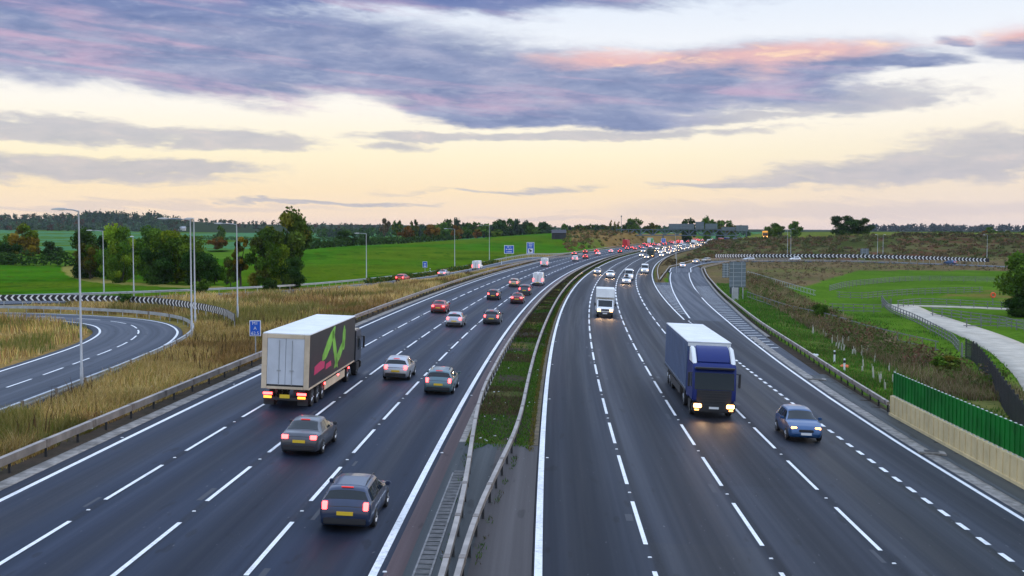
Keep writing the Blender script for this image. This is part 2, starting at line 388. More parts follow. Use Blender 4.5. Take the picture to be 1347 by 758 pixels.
# ------------------------------------------------------------------ road corridor
def strip(name, t0, t1, s0, s1, m, h=0.0, ds=3.0, nt=4, skirt=0.0):
    s = np.arange(s0, s1 + ds * .5, ds); s[-1] = s1; a = t0(s) if callable(t0) else np.full(len(s), t0); b = t1(s) if callable(t1) else np.full(len(s), t1)
    q = np.linspace(0, 1, nt + 1); T = a[:, None] + (b - a)[:, None] * q[None]; SS = np.repeat(s[:, None], nt + 1, 1)
    X, Y, Z = road(SS, T, h)
    if skirt:
        SS = np.hstack([SS[:, :1], SS, SS[:, -1:]]); T = np.hstack([T[:, :1], T, T[:, -1:]])
        X = np.hstack([X[:, :1], X, X[:, -1:]]); Y = np.hstack([Y[:, :1], Y, Y[:, -1:]]); Z = np.hstack([Z[:, :1] - skirt, Z, Z[:, -1:] - skirt])
    w = X.shape[1]; i = np.arange(len(s) - 1)[:, None] * w + np.arange(w - 1)[None]
    Q = np.stack([i, i + 1, i + w + 1, i + w], -1).reshape(-1, 4)
    me = np_mesh(name, np.stack([X, Y, Z], -1).reshape(-1, 3), Q, m, uv=np.stack([SS, T], -1).reshape(-1, 2), smooth=True)
    return tag(link(name, me), kind='structure')
_SO_S = np.array([-60, 46.4, 58.8, 75.2, 94.3, 115, 140.5, 177.9, 217.6, 250, 283, 333.8, 352]); _SO_T = np.array([20.4, 20.5, 20.5, 20.74, 21.2, 21.8, 22.6, 23.5, 24.6, 25.5, 26.35, 27.6, 28.5])
_SI_S = np.array([135, 145, 185.5, 239, 300, 352.]); _SI_T = np.array([17.9, 18.27, 19.4, 20.76, 22.1, 23.3])
so = lambda s: np.interp(s, _SO_S, _SO_T)
si = lambda s: np.interp(s, _SI_S, _SI_T)
_HB_S = np.array([-60, 72, 88, 110, 133, 169, 243, 300, 352.]); _HB_T = np.array([22.6, 22.6, 23.0, 23.8, 24.6, 26.2, 28.8, 30.2, 31.2])
hb = lambda s: np.interp(s, _HB_S, _HB_T)                # outer edge of the paved strip beside the slip
def catmull(P, step=2.0):
    P = np.asarray(P, float); P = np.vstack([2 * P[0] - P[1], P, 2 * P[-1] - P[-2]]); o = []
    for i in range(1, len(P) - 2):
        n = max(2, int(np.hypot(*(P[i + 1] - P[i])[:2]) / step)); q = np.linspace(0, 1, n, endpoint=False)[:, None]
        a, b, c, d = P[i - 1], P[i], P[i + 1], P[i + 2]
        o.append(.5 * (2 * b + (c - a) * q + (2 * a - 5 * b + 4 * c - d) * q ** 2 + (3 * b - a - 3 * c + d) * q ** 3))
    return np.vstack(o + [P[-2:-1]])
def normals(L):
    d = np.gradient(L, axis=0); n = np.stack([d[:, 1], -d[:, 0]], 1); return n / np.linalg.norm(n, axis=1)[:, None]     # to the right of travel
def chain(L): return np.concatenate([[0], np.cumsum(np.hypot(*np.diff(L, axis=0).T))])
def ribbon(name, L, a, b, m, h=0.05, nt=4, skirt=0.35, s0=None, s1=None, zf=None):
    L = np.asarray(L); N = normals(L); s = chain(L)
    if s0 is not None:
        ss = np.concatenate([[s0], s[(s > s0 + .05) & (s < s1 - .05)], [s1]]); L2 = np.stack([np.interp(ss, s, L[:, 0]), np.interp(ss, s, L[:, 1])], 1)
        N = np.stack([np.interp(ss, s, N[:, 0]), np.interp(ss, s, N[:, 1])], 1); L = L2; s = ss
    T = np.linspace(a, b, nt + 1)
    X = L[:, :1] + N[:, :1] * T; Y = L[:, 1:] + N[:, 1:] * T; Z = (zf or ground)(X, Y) + h; SS = np.repeat(s[:, None], nt + 1, 1); T = np.repeat(T[None], len(s), 0)
    if skirt:
        f = lambda A: np.hstack([A[:, :1], A, A[:, -1:]])
        X, Y, SS, T = f(X), f(Y), f(SS), f(T); Z = np.hstack([Z[:, :1] - skirt, Z, Z[:, -1:] - skirt])
    w = X.shape[1]; i = np.arange(len(s) - 1)[:, None] * w + np.arange(w - 1)[None]
    Q = np.stack([i, i + 1, i + w + 1, i + w], -1).reshape(-1, 4)
    return tag(link(name, np_mesh(name, np.stack([X, Y, Z], -1).reshape(-1, 3), Q, m, uv=np.stack([SS, T], -1).reshape(-1, 2), smooth=True)), kind='structure')
LOOP = catmull([(-29, 20), (-29.5, 45), (-30.4, 69), (-30.8, 76.6), (-31.3, 84), (-31.9, 91), (-32.9, 98), (-34.8, 105.8), (-37.8, 112.8), (-41.5, 117.6), (-46, 121), (-53, 124.5), (-61, 126.8), (-75, 128.5), (-95, 128), (-120, 124)])
ONSLIP = catmull([(-130, 136), (-95, 141), (-70, 148), (-55, 155), (-42, 166), (-31, 181), (-24, 200), (-18.5, 222), (-13.2, 248), (-8.5, 281), (-.8, 329), (8.3, 370), (19.5, 410), (30, 446)])
_e = [road(s, (so(s) + si(s)) / 2) for s in (290, 320, 345)]
SLIPR = catmull([(q[0], q[1]) for q in _e] + [(60.5, 371), (69, 386), (81, 398), (97, 406), (115, 408), (134, 396), (150, 376), (162, 352), (172, 325), (180, 290)])
FOOTPATH = catmull([(25, 48), (31, 62), (36.5, 75), (43.2, 92), (50.5, 115), (55, 135), (58, 155), (60.5, 172), (62.3, 181), (64, 190)])
def near_poly(L, x, y, r):
    """mask of points within r of the polyline L"""
    x = np.asarray(x, float); m = np.zeros(x.shape, bool); lo, hi = L.min(0) - r, L.max(0) + r
    c = (x > lo[0]) & (x < hi[0]) & (y > lo[1]) & (y < hi[1])
    if c.any():
        px, py = x[c], y[c]; d = np.full(px.shape, 1e9)
        for i in range(0, len(L)): d = np.minimum(d, (px - L[i, 0]) ** 2 + (py - L[i, 1]) ** 2)
        m[c] = d < r * r
    return m
def inpoly(x, y, P):
    P = np.asarray(P); c = np.zeros(np.shape(x), bool); n = len(P)
    for i in range(n):
        x0, y0 = P[i]; x1, y1 = P[(i + 1) % n]
        if y0 == y1: continue
        k = ((y0 > y) != (y1 > y)) & (x < (x1 - x0) * (y - y0) / (y1 - y0) + x0); c ^= k
    return c
def W2(px, py, d): q = cp(px, py, d); return (q[0], q[1])
BACKLINE = [(-400, 112), (-130, 140), (-95, 146), (-70, 153), (-57, 159.5), (-44.5, 170), (-34, 184), (-27.5, 202), (-22.5, 224), (-17.5, 250), (-13.2, 284), (-5.4, 330), (4, 374), (15, 415), (25, 450)]
FIELD = BACKLINE[1:] + [(28, 480), (38, 620), W2(730, 308.5, 720), W2(640, 314, 650), W2(540, 320, 560), W2(400, 327, 430), (-85, 345), (-110, 318), (-140, 313), (-350, 330), (-400, 150)]
STRAW = [(-130, -60), (-130, 141)] + BACKLINE[2:] + [(60, 560), (75, 640), (0, 0), (0, -60)]
def vnoise(x, y, sc, seed=0):
    """smooth value noise, 0..1"""
    x = np.asarray(x, float) / sc; y = np.asarray(y, float) / sc; xi = np.floor(x).astype(np.int64); yi = np.floor(y).astype(np.int64); fx = x - xi; fy = y - yi
    fx = fx * fx * (3 - 2 * fx); fy = fy * fy * (3 - 2 * fy)
    h = lambda a, b: (((a * 374761393 + b * 668265263 + seed * 974711) ^ ((a * 374761393 + b * 668265263 + seed * 974711) >> 13)) * 1274126177 % 65536) / 65536.0
    return (h(xi, yi) * (1 - fx) + h(xi + 1, yi) * fx) * (1 - fy) + (h(xi, yi + 1) * (1 - fx) + h(xi + 1, yi + 1) * fx) * fy
C_STRAW = np.array((0.25, 0.165, 0.058)); C_FIELD = np.array((0.045, 0.135, 0.006)); C_TEAL = np.array((0.07, 0.18, 0.075)); C_MEAD = np.array((0.075, 0.15, 0.014))
C_SCRUB = np.array((0.14, 0.105, 0.05)); C_BANK = np.array((0.10, 0.095, 0.035)); C_TOP = np.array((0.14, 0.15, 0.03)); C_DIRT = np.array((0.06, 0.05, 0.038)); C_WOOD = np.array((0.03, 0.045, 0.02))
def ground_colour(x, y):
    s, t = st(x, y); n = vnoise(x, y, 14, 1); n2 = vnoise(x, y, 40, 2); n3 = vnoise(x, y, 4, 3)
    c = np.empty(x.shape + (3,)); c[:] = C_MEAD
    def put(mask, col, w=None):
        if w is None: c[mask] = col
        else: c[mask] = c[mask] * (1 - w[mask][:, None]) + col * w[mask][:, None]
    left = t < 0
    far = (np.hypot(x, y) > 430)
    put(left & far, C_TEAL); put(left & far & (n2 > .62), C_MEAD * .9)
    put(left & far & (np.hypot(x, y) > 1500), C_WOOD)
    put(inpoly(x, y, STRAW) & left, C_STRAW); put(inpoly(x, y, STRAW) & left & (n > .62), C_STRAW * .75 + C_MEAD * .25)
    fm = inpoly(x, y, FIELD); put(fm, C_FIELD); put(fm & (n2 > .5), C_FIELD * np.array((1.7, .95, 1.2)), np.clip((n2 - .5) * 3, 0, 1)); put(fm & (n3 > .7) & (n > .6), C_FIELD * .7)
    put(fm & (np.abs(((x * .55 + y * .83) % 22.0) - 11) < .55), C_FIELD * np.array((1.5, .78, 1.2)))          # tractor lines
    put(near_poly(catmull(BACKLINE[1:], 4.0), x, y, 3.2) & fm, C_STRAW * .55 + C_MEAD * .4)
    mound = inpoly(x, y, [(22, 450), (40, 470), (75, 600), (110, 720), (160, 900), (20, 1000), (34, 720), (28, 540)]) & (t < -18)
    put(mound, C_MEAD); put(mound, C_STRAW * .8, np.clip((natural(x, y) - 4.2) / 2.2 + (n - .5), 0, 1))
    right = t > 22
    put(right & (t < 60) & (s < 330) & (t > 26.5) & (s > 70), C_SCRUB, np.clip(1.5 - np.abs(t - 33 - (s - 90) * .03) / 5, 0, 1) * np.clip(n * 1.4, .3, 1))
    put(right & inpoly(x, y, [(40, 250), (60, 240), (100, 330), (150, 330), (170, 250), (190, 250), (180, 420), (60, 400), (44, 320)]), C_SCRUB, np.clip(.5 + n, 0, 1))
    island = (t > 17.5) & (s > 244) & (s < 640) & (t < np.where(s < 352, si(s) - 1, np.where(s < 430, 60, 34)))
    put(island, C_SCRUB)
    bank = right & (y > 414) & ((y < 522) | ((x < 132) & (y < 640))) & (x > 50); put(bank, C_BANK); put(bank & (n > .6), np.array((.06, .07, .02))); put(bank & (n3 > .62) & (n2 > .45), np.array((.11, .055, .03)))
    put(right & (y >= 522) & ((x >= 132) | (y >= 640)), C_TOP); put(right & (y > 700), C_TOP * .7 + C_MEAD * .3); put(right & (y > 1300), C_WOOD)
    put(inpoly(x, y, [(95, 190), (125, 215), (130, 260), (95, 235), (80, 215)]), C_STRAW * .7, np.clip(n3 * 1.3 - .1, 0, 1))
    put((t > -19.2) & (t < -17) & (s < 500), C_DIRT); put((t > so(s)) & (t < hb(s) + 1.0) & (s < 352), C_DIRT)
    put((t > -2.4) & (t < 2.1), np.array((.07, .075, .03)), np.clip(.4 + n3, 0, 1)); put((t > -2.4) & (t < 2.1) & (n3 > .6), C_DIRT)
    put(np.hypot(x + 30, y - 150) < 0, C_DIRT)
    put(near_poly(catmull([W2(92, 349, 312), W2(100, 358, 270), W2(112, 366, 240), W2(140, 374, 212), W2(200, 379, 196), W2(285, 381, 188)], 2.0), x, y, 2.6), C_STRAW * .7 + C_MEAD * .5)
    return c
def build_terrain():
    az = np.concatenate([np.arange(-180, -62, 4.0), np.arange(-62, -32, 0.6), np.arange(-32, 32, 0.16), np.arange(32, 62, 0.6), np.arange(62, 180, 4.0)])
    r = np.concatenate([[4, 9, 14, 18], np.geomspace(20, 3600, 310)])
    A = np.radians(az)[:, None]; X = np.sin(A) * r; Y = np.cos(A) * r
    Z = ground(X, Y); s, t = st(X, Y); on = np.zeros(X.shape, bool)
    on |= (t > -17.7) & (t < -2.2) & (s > -80) & (s < 1500)
    on |= (t > 2.0) & (t < np.where(s < 352, hb(s) - .2, 17.6)) & (s > -80) & (s < 1500) & ~((t > 17.7) & (s > 243) & (t < si(s) - .3))
    on |= (t > -2.3) & (t < 2.1) & (s < 53.5) & (s > -80)
    on |= near_poly(LOOP, X, Y, 4.3) | near_poly(ONSLIP, X, Y, 3.6) | near_poly(SLIPR, X, Y, 3.6) | near_poly(FOOTPATH, X, Y, 2.1)
    rr = np.hypot(X, Y); rough = (vnoise(X, Y, 3.0, 5) - .5) * .25 + (vnoise(X, Y, 11.0, 6) - .5) * .35
    off = (t < -19.5) | (t > 27)
    Z = np.where(on, Z - 0.12 - 0.0006 * rr, Z + np.where(off, rough * np.clip((np.maximum(-19.5 - t, t - 27)) / 6, 0, 1), 0))
    for L, w in ((LOOP, 7), (ONSLIP, 6), (SLIPR, 6), (FOOTPATH, 4)):       # no bumps right beside the small roads
        k = near_poly(L, X, Y, w) & ~on; Z = np.where(k, ground(X, Y) - .02, Z)
    # wooded and open hills far off
    n, m = X.shape; i = np.arange(n)[:, None] * m + np.arange(m - 1)[None]; j = np.roll(np.arange(n), -1)[:, None] * m + np.arange(m - 1)[None]
    Q = np.stack([i, i + 1, j + 1, j], -1).reshape(-1, 4)[:, ::-1]
    V = np.stack([X, Y, Z], -1).reshape(-1, 3)
    cc = len(V); V = np.vstack([V, [[0, 0, ground(np.array([0.]), np.array([0.]))[0] - .1]]])
    me = np_mesh('ground', V, Q, M_TERRAIN, cols=np.vstack([ground_colour(X, Y).reshape(-1, 3), [C_DIRT]]), smooth=True)
    return tag(link('ground', me), kind='structure')
build_terrain()
strip('carriageway_left', -17.3, -2.3, -60, 1300, M_ASPH_L, skirt=.2)
strip('carriageway_right', 2.0, 17.65, -60, 1300, M_ASPH_R, skirt=.2)
strip('slip_road', 17.65, lambda s: so(s) + .35, -60, 140, M_ASPH_R, skirt=.0)
strip('slip_road', lambda s: np.where(s < 243, 17.65, si(s) - .35), lambda s: so(s) + .35, 140, 352, M_ASPH_S, skirt=.2)
strip('hard_strip', lambda s: so(s) + .35, lambda s: np.maximum(so(s) + .36, hb(s)), 88, 352, M_ASPH_S, h=.003, skirt=.2)
strip('edge_channel', -17.95, -17.3, -60, 700, M_CONC, h=.012, skirt=.2)
strip('edge_channel', lambda s: so(s) + .35, lambda s: so(s) + 1.05, -60, 120, M_CONC, h=.012, skirt=.2)
strip('kerb', lambda s: hb(s) , lambda s: hb(s) + .35, 120, 352, M_CONC, h=.10, skirt=.25)
strip('verge_hard', lambda s: so(s) + 1.05, lambda s: hb(s) + .5, -60, 89, asphalt_mat('verge_asphalt', (0.05, 0.055, 0.055), 1.0), h=.0, skirt=.2)
strip('median_paving', -2.3, -1.75, -60, 420, M_RED, h=.002)
strip('median_paving', -1.75, .12, -60, 53.8, asphalt_mat('asphalt_median', (0.038, 0.044, 0.046), 0.3), h=.0)
strip('median_paving', .12, 2.02, -60, 53.8, M_HARD, h=.0)
strip('median_paving', -1.75, -1.45, 53.8, 420, M_CONC, h=.004)
strip('edge_channel', 1.78, 2.0, 53.8, 420, mat('mossy_edge', (0.10, 0.075, 0.04), .9, var=.4, vscale=2), h=.02)
ribbon('loop_road', LOOP, -3.9, 4.0, M_ASPH_S, h=.03)
ribbon('slip_road', ONSLIP, -3.2, 3.2, M_ASPH_S, h=.03)
ribbon('slip_road', SLIPR[8:], -3.2, 3.4, M_ASPH_S, h=.02)
ribbon('footpath', FOOTPATH, -2.2, 3.0, M_PATH, h=.04, skirt=.2)
ribbon('footpath', catmull([(61.5, 184), (66, 187.5), (72, 187), (80, 182), (95, 170)]), -1.3, 1.3, M_PATH, h=.06, skirt=.2)
ribbon('footpath', catmull([(44, 94), (50, 97), (58, 97), (68, 94), (85, 92)]), -2.2, 2.2, M_PATH, h=.052, skirt=.2)

# painted markings: one sheet per carriageway line
def marks(name, lst, h=.008):
    """lst of (t, width, s0, s1); t may be a function of s"""
    V = []; Q = []
    for t, w, s0, s1 in lst:
        n = max(2, int((s1 - s0) / 3) + 1); s = np.linspace(s0, s1, n); tt = t(s) if callable(t) else np.full(n, t)
        b = len(V)
        for k in range(n):
            for o in (-w / 2, w / 2): x, y, z = road(s[k], tt[k] + o, h); V.append((x, y, z))
        for k in range(n - 1): i = b + 2 * k; Q.append((i, i + 1, i + 3, i + 2))
    return tag(link(name, np_mesh(name, V, Q, M_PAINT)), kind='structure')
def dashes(t, ph, s1=700):
    o = []; s = ph % 9 - 54
    while s < s1: o.append((t, .15 if s < 160 else .2, s, s + 6)); s += 9
    return o
marks('lane_markings', [(-16.64, .2, -60, 700)] + dashes(-13.25, 93.81) + dashes(-9.75, 58.3) + dashes(-6.15, 41.03) + [(-2.6, .24, -60, 900)])
marks('lane_markings', [(2.2, .24, -60, 900)] + dashes(5.72, 37.35) + dashes(9.64, 37.88) + dashes(13.58, 38.0)
      + [(17.28, .2, 140, 900), (lambda s: si(s), .2, 143, 352), (lambda s: so(s), .2, -60, 352)]
      + [(17.68, .2, s, s + 1) for s in np.arange(-40.6, 139, 2.0)])
# ladder and chevron hatching beside the slip and in the gore
def hatch(name, rows, h=.008):
    V = []; Q = []
    for (t0, s0, t1, s1, w) in rows:
        b = len(V)
        for (t, s) in ((t0, s0), (t1, s1), (t1, s1 + w), (t0, s0 + w)): V.append(road(s, t, h + .004))
        Q.append((b, b + 1, b + 2, b + 3))
    return tag(link(name, np_mesh(name, V, Q, M_PAINT)), kind='structure')
hatch('hatching', [(so(s) + .25, s, hb(s) - .25, s + 1.0, .35) for s in np.arange(108, 232, 3.2)])
hatch('hatching', [(17.5, s + 1.6, si(s) - .2, s, .45) for s in np.arange(150, 232, 3.6)])
def rmarks(name, L, items, h=.042):
    V = []; Q = []; N = normals(L); c = chain(L)
    for t, w, s0, s1 in items:
        n = max(2, int((s1 - s0) / 1.5) + 1); s = np.linspace(s0, s1, n); b = len(V)
        x = np.interp(s, c, L[:, 0]); y = np.interp(s, c, L[:, 1]); nx = np.interp(s, c, N[:, 0]); ny = np.interp(s, c, N[:, 1])
        for k in range(n):
            for o in (t - w / 2, t + w / 2): X, Y = x[k] + nx[k] * o, y[k] + ny[k] * o; V.append((X, Y, float(ground(np.array([X]), np.array([Y]))[0]) + h))
        for k in range(n - 1): i = b + 2 * k; Q.append((i, i + 1, i + 3, i + 2))
    return tag(link(name, np_mesh(name, V, Q, M_PAINT)), kind='structure')
_ll = chain(LOOP)[-1]
rmarks('lane_markings', LOOP, [(3.55, .2, 0, _ll), (-3.3, .2, 0, _ll)] + [(0.1, .15, s, s + 4) for s in np.arange(0, _ll - 5, 6)])
rmarks('lane_markings', ONSLIP, [(-2.8, .2, 0, chain(ONSLIP)[-1]), (2.8, .2, 0, chain(ONSLIP)[-1])])
rmarks('lane_markings', SLIPR[8:], [(-2.8, .2, 0, 250), (2.8, .2, 0, 250)], .034)

# relaid stretches of surfacing with a visible joint
strip('relaid_surface', 5.86, 9.5, -30, 37.6, asphalt_mat('asphalt_relaid', (0.024, 0.028, 0.036), 0.9, (4.0, 3.85)), h=.003)
strip('relaid_surface', 9.78, 13.45, 47, 83, asphalt_mat('asphalt_relaid_dark', (0.016, 0.020, 0.029), 0.4, (4.0, 3.85)), h=.003)
strip('relaid_surface', -9.6, -6.3, -30, 58, asphalt_mat('asphalt_relaid_blue', (0.0135, 0.0215, 0.040), 0.2, (-15.0, 3.53)), h=.003)
# small dark repairs in the surfacing
_q = random.Random(12); V = []; Q = []
for i in range(46):
    tl = _q.choice([-13.25, -9.75, -6.15, 5.72, 9.64, 13.58]) + _q.choice([-.45, .45, -.3, .6]); s = 30 + _q.random() ** 1.3 * 110; w = _q.uniform(.12, .28); ln = _q.uniform(.9, 2.6); b = len(V)
    for a, o in ((0, -w), (0, w), (ln, w), (ln, -w)): V.append(road(s + a, tl + o * .5, .004))
    Q.append((b, b + 1, b + 2, b + 3))
tag(link('road_repairs', np_mesh('road_repairs', V, Q, mat('bitumen', (.016, .02, .03), .6), uv=[(0, 0)] * len(V))), kind='structure')

# ------------------------------------------------------------------ vehicles
M_GLASS = mat('tinted_glass', (0.006, 0.012, 0.015), 0.04, spec=0.45, coat=0.0)
M_TYRE = mat('tyre_rubber', (0.018, 0.018, 0.019), 0.8)
M_RIM = mat('alloy_rim', (0.38, 0.39, 0.40), 0.35, 0.8)
M_TRIM = mat('black_trim', (0.02, 0.02, 0.022), 0.55)
M_PLATE_Y = mat('yellow_plate', (0.75, 0.50, 0.03), 0.5)
M_PLATE_W = mat('white_plate', (0.72, 0.72, 0.70), 0.5)
M_TAIL = mat('tail_light_lit', (0.5, 0.02, 0.02), 0.3, emit=(1.0, 0.06, 0.06), es=9.0)
M_TAIL_OFF = mat('tail_light', (0.35, 0.015, 0.015), 0.2, emit=(1.0, 0.05, 0.04), es=0.6)
M_HEAD = mat('headlight_lit', (0.9, 0.88, 0.8), 0.2, emit=(1.0, 0.42, 0.10), es=10.0)
M_HEAD_OFF = mat('headlight', (0.5, 0.5, 0.5), 0.12, spec=0.8)
M_AMBER = mat('amber_reflector_glow', (0.7, 0.22, 0.02), 0.3, emit=(1.0, 0.35, 0.04), es=3.0)  # trailer reflectors: glow put into the material, no lamp behind it
M_HEADFAR = mat('headlight_full', (0.9, 0.85, 0.7), 0.2, emit=(1.0, 0.66, 0.34), es=14.0)
M_DAY = mat('running_light', (0.9, 0.6, 0.3), 0.3, emit=(1.0, 0.42, 0.10), es=4.5)
def paint(name, c, metal=0.25, rough=0.32): return mat('car_paint_' + name, c, rough, metal, coat=0.55, var=0.06, vscale=1.5)
PAINT = {'white': paint('white', (0.78, 0.78, 0.77), 0), 'silver': paint('silver', (0.42, 0.44, 0.47), .6), 'grey': paint('grey', (0.065, 0.072, 0.085), .4), 'black': paint('black', (0.014, 0.015, 0.018)),
         'navy': paint('navy', (0.018, 0.035, 0.085)), 'blue': paint('blue', (0.02, 0.075, 0.19)), 'red': paint('red', (0.42, 0.015, 0.02)), 'gold': paint('gold', (0.34, 0.29, 0.22), .5),
         'darkred': paint('darkred', (0.16, 0.012, 0.018)), 'teal': paint('teal', (0.10, 0.17, 0.19), .5), 'cream': paint('cream', (0.66, 0.62, 0.50), 0), 'slate': paint('slate', (0.02, 0.036, 0.08), .3), 'yellow': paint('yellow', (0.72, 0.5, 0.03), 0)}
# profiles: columns y, top z, half width at the belt, half width at the roof, bottom z ; belt height
PROF = {
 'hatch': dict(belt=.92, st=[(-2.02, .60, .74, .66, .34), (-1.98, .86, .80, .70, .24), (-1.90, .98, .83, .70, .2), (-1.62, 1.36, .86, .60, .2), (-1.35, 1.46, .87, .61, .2), (-.5, 1.49, .88, .63, .2), (.2, 1.44, .88, .61, .2), (.98, .99, .88, .68, .2), (1.45, .92, .87, .70, .2), (1.82, .80, .83, .66, .22), (2.0, .66, .74, .60, .26), (2.05, .5, .66, .56, .34)]),
 'saloon': dict(belt=.90, st=[(-2.32, .62, .74, .66, .34), (-2.28, .90, .80, .70, .24), (-2.15, 1.00, .83, .70, .2), (-1.72, 1.04, .87, .68, .2), (-1.05, 1.40, .89, .59, .2), (-.5, 1.44, .90, .61, .2), (.2, 1.41, .90, .60, .2), (1.02, .97, .90, .70, .2), (1.6, .90, .88, .72, .2), (2.05, .78, .84, .68, .22), (2.25, .62, .75, .62, .26), (2.3, .5, .68, .56, .34)]),
 'estate': dict(belt=.93, st=[(-2.32, .62, .76, .68, .34), (-2.28, .88, .82, .72, .24), (-2.2, 1.0, .85, .72, .2), (-1.96, 1.40, .87, .62, .2), (-1.7, 1.47, .89, .63, .2), (-.5, 1.50, .90, .64, .2), (.2, 1.45, .90, .62, .2), (1.05, .99, .90, .70, .2), (1.6, .92, .88, .72, .2), (2.05, .8, .84, .68, .22), (2.25, .64, .75, .62, .26), (2.3, .5, .68, .56, .34)]),
 'suv': dict(belt=1.06, st=[(-2.2, .70, .80, .74, .42), (-2.17, .98, .87, .78, .3), (-2.10, 1.14, .90, .76, .28), (-1.92, 1.55, .92, .67, .28), (-1.7, 1.64, .93, .68, .28), (-.5, 1.68, .94, .69, .28), (.2, 1.62, .94, .67, .28), (.95, 1.14, .94, .76, .28), (1.5, 1.07, .92, .78, .28), (1.98, .96, .89, .74, .3), (2.17, .8, .80, .68, .34), (2.22, .6, .72, .62, .42)]),
 'van': dict(belt=1.12, st=[(-2.6, 2.18, .96, .82, .34), (-2.56, 2.26, .98, .85, .3), (-2.3, 2.32, .99, .86, .28), (-.5, 2.36, 1.0, .87, .28), (.9, 2.34, 1.0, .86, .28), (1.2, 2.20, 1.0, .83, .28), (1.88, 1.30, .99, .82, .28), (2.15, 1.16, .97, .80, .28), (2.5, 1.0, .92, .76, .3), (2.62, .8, .82, .70, .36), (2.66, .6, .74, .66, .44)]),
 'small_van': dict(belt=1.02, st=[(-2.15, 1.66, .84, .72, .34), (-2.1, 1.78, .87, .74, .28), (-1.8, 1.82, .9, .75, .26), (-.3, 1.84, .9, .75, .26), (.35, 1.72, .9, .72, .26), (1.05, 1.12, .9, .74, .26), (1.6, 1.0, .88, .72, .26), (1.95, .86, .84, .68, .28), (2.15, .7, .75, .62, .32), (2.2, .5, .68, .58, .4)]),
}
VV = [0.0, .08, .2, .34, .5, .56, .78, .86, .93, 1.0]
class Loft:
    def __init__(s, kind, n=46):
        P = PROF[kind]; st_ = np.array(P['st']); s.belt = P['belt']; y = st_[:, 0]; s.L0, s.L1 = y[0], y[-1]
        yy = np.unique(np.concatenate([np.linspace(y[0], y[-1], n), y])); s.y = yy
        g = lambda k: np.interp(yy, y, st_[:, k])
        zt, wb, wt, zb = g(1), g(2), g(3), g(4)
        zt[1:-1] = (zt[:-2] + 2 * zt[1:-1] + zt[2:]) / 4
        zs = np.minimum(s.belt, zt - .05)
        ring = []
        for i in range(len(yy)):
            a, b, B, T, top = wb[i], wt[i], zb[i], zs[i], zt[i]
            k = min(1, max(0, (top - T) / .35)); b2 = a * .93 * (1 - k) + b * k
            ring.append([(a * .84, B), (a * .95, B + .06), (a * .985, B + (T - B) * .35), (a, B + (T - B) * .62), (a * .97, T), (a * .955, T + .02 * k), (b2, top - .09 * k - .02 * (1 - k)), (b2 * .88, top - .03 * k - .008), (b2 * .5, top - .006), (0, top)])
        s.r = np.array(ring)            # station, ring, (x,z)
    def at(s, y, v):
        """point on the right-hand half at station y, ring value v"""
        i = np.clip(np.searchsorted(s.y, y) - 1, 0, len(s.y) - 2); q = (y - s.y[i]) / (s.y[i + 1] - s.y[i])
        f = lambda k: np.array([np.interp(v, VV, s.r[k, :, 0]), np.interp(v, VV, s.r[k, :, 1])])
        p = f(i) * (1 - q) + f(i + 1) * q
        return np.array([p[0], y, p[1]])
    def body(s, mb, m=0):
        n, k = s.r.shape[:2]; V = []
        for i in range(n):
            for j in range(k): V.append((s.r[i, j, 0], s.y[i], s.r[i, j, 1]))
            for j in range(k - 2, -1, -1): V.append((-s.r[i, j, 0], s.y[i], s.r[i, j, 1]))
        w = 2 * k - 1; fs = []
        for i in range(n - 1):
            for j in range(w - 1): fs.append((i * w + j, i * w + j + 1, (i + 1) * w + j + 1, (i + 1) * w + j))
            fs.append((i * w + w - 1, i * w, (i + 1) * w, (i + 1) * w + w - 1))
        fs += [tuple(range(w))[::-1], tuple((n - 1) * w + j for j in range(w))]
        mb.add(V, fs, m)
    def patch(s, mb, y0, y1, v0, v1, side=1, off=.008, m=0, n=7, k=5, y0t=None, y1t=None, both=False):
        """a skin panel just proud of the body; the y limits may differ at its upper edge"""
        y0t = y0 if y0t is None else y0t; y1t = y1 if y1t is None else y1t
        us = np.linspace(0, 1, n)
        vs = np.linspace(0, 1, k); V = []
        cols = [(v, 1) for v in vs] if not both else [(v, 1) for v in vs] + [(v, -1) for v in vs[::-1][1:]]
        for u in us:
            for v, sg in cols:
                vv = v0 + (v1 - v0) * v; a = y0 + (y0t - y0) * v; b = y1 + (y1t - y1) * v; y = a + (b - a) * u
                p = s.at(y, vv); du = s.at(min(y + .02, s.L1), vv) - s.at(max(y - .02, s.L0), vv); dv = s.at(y, min(vv + .01, 1)) - s.at(y, max(vv - .01, 0))
                nn = np.cross(du, dv); nn = nn / (np.linalg.norm(nn) + 1e-9); 
                if nn[0] < -1e-6 or (abs(nn[0]) < 1e-6 and nn[2] < 0): nn = -nn
                if vv > .999: nn[0] = 0
                p = p + nn * off; V.append((p[0] * sg * side, p[1], p[2]))
        w = len(cols)
        mb.add(V, [(i * w + j, i * w + j + 1, (i + 1) * w + j + 1, (i + 1) * w + j) for i in range(n - 1) for j in range(w - 1)], m)
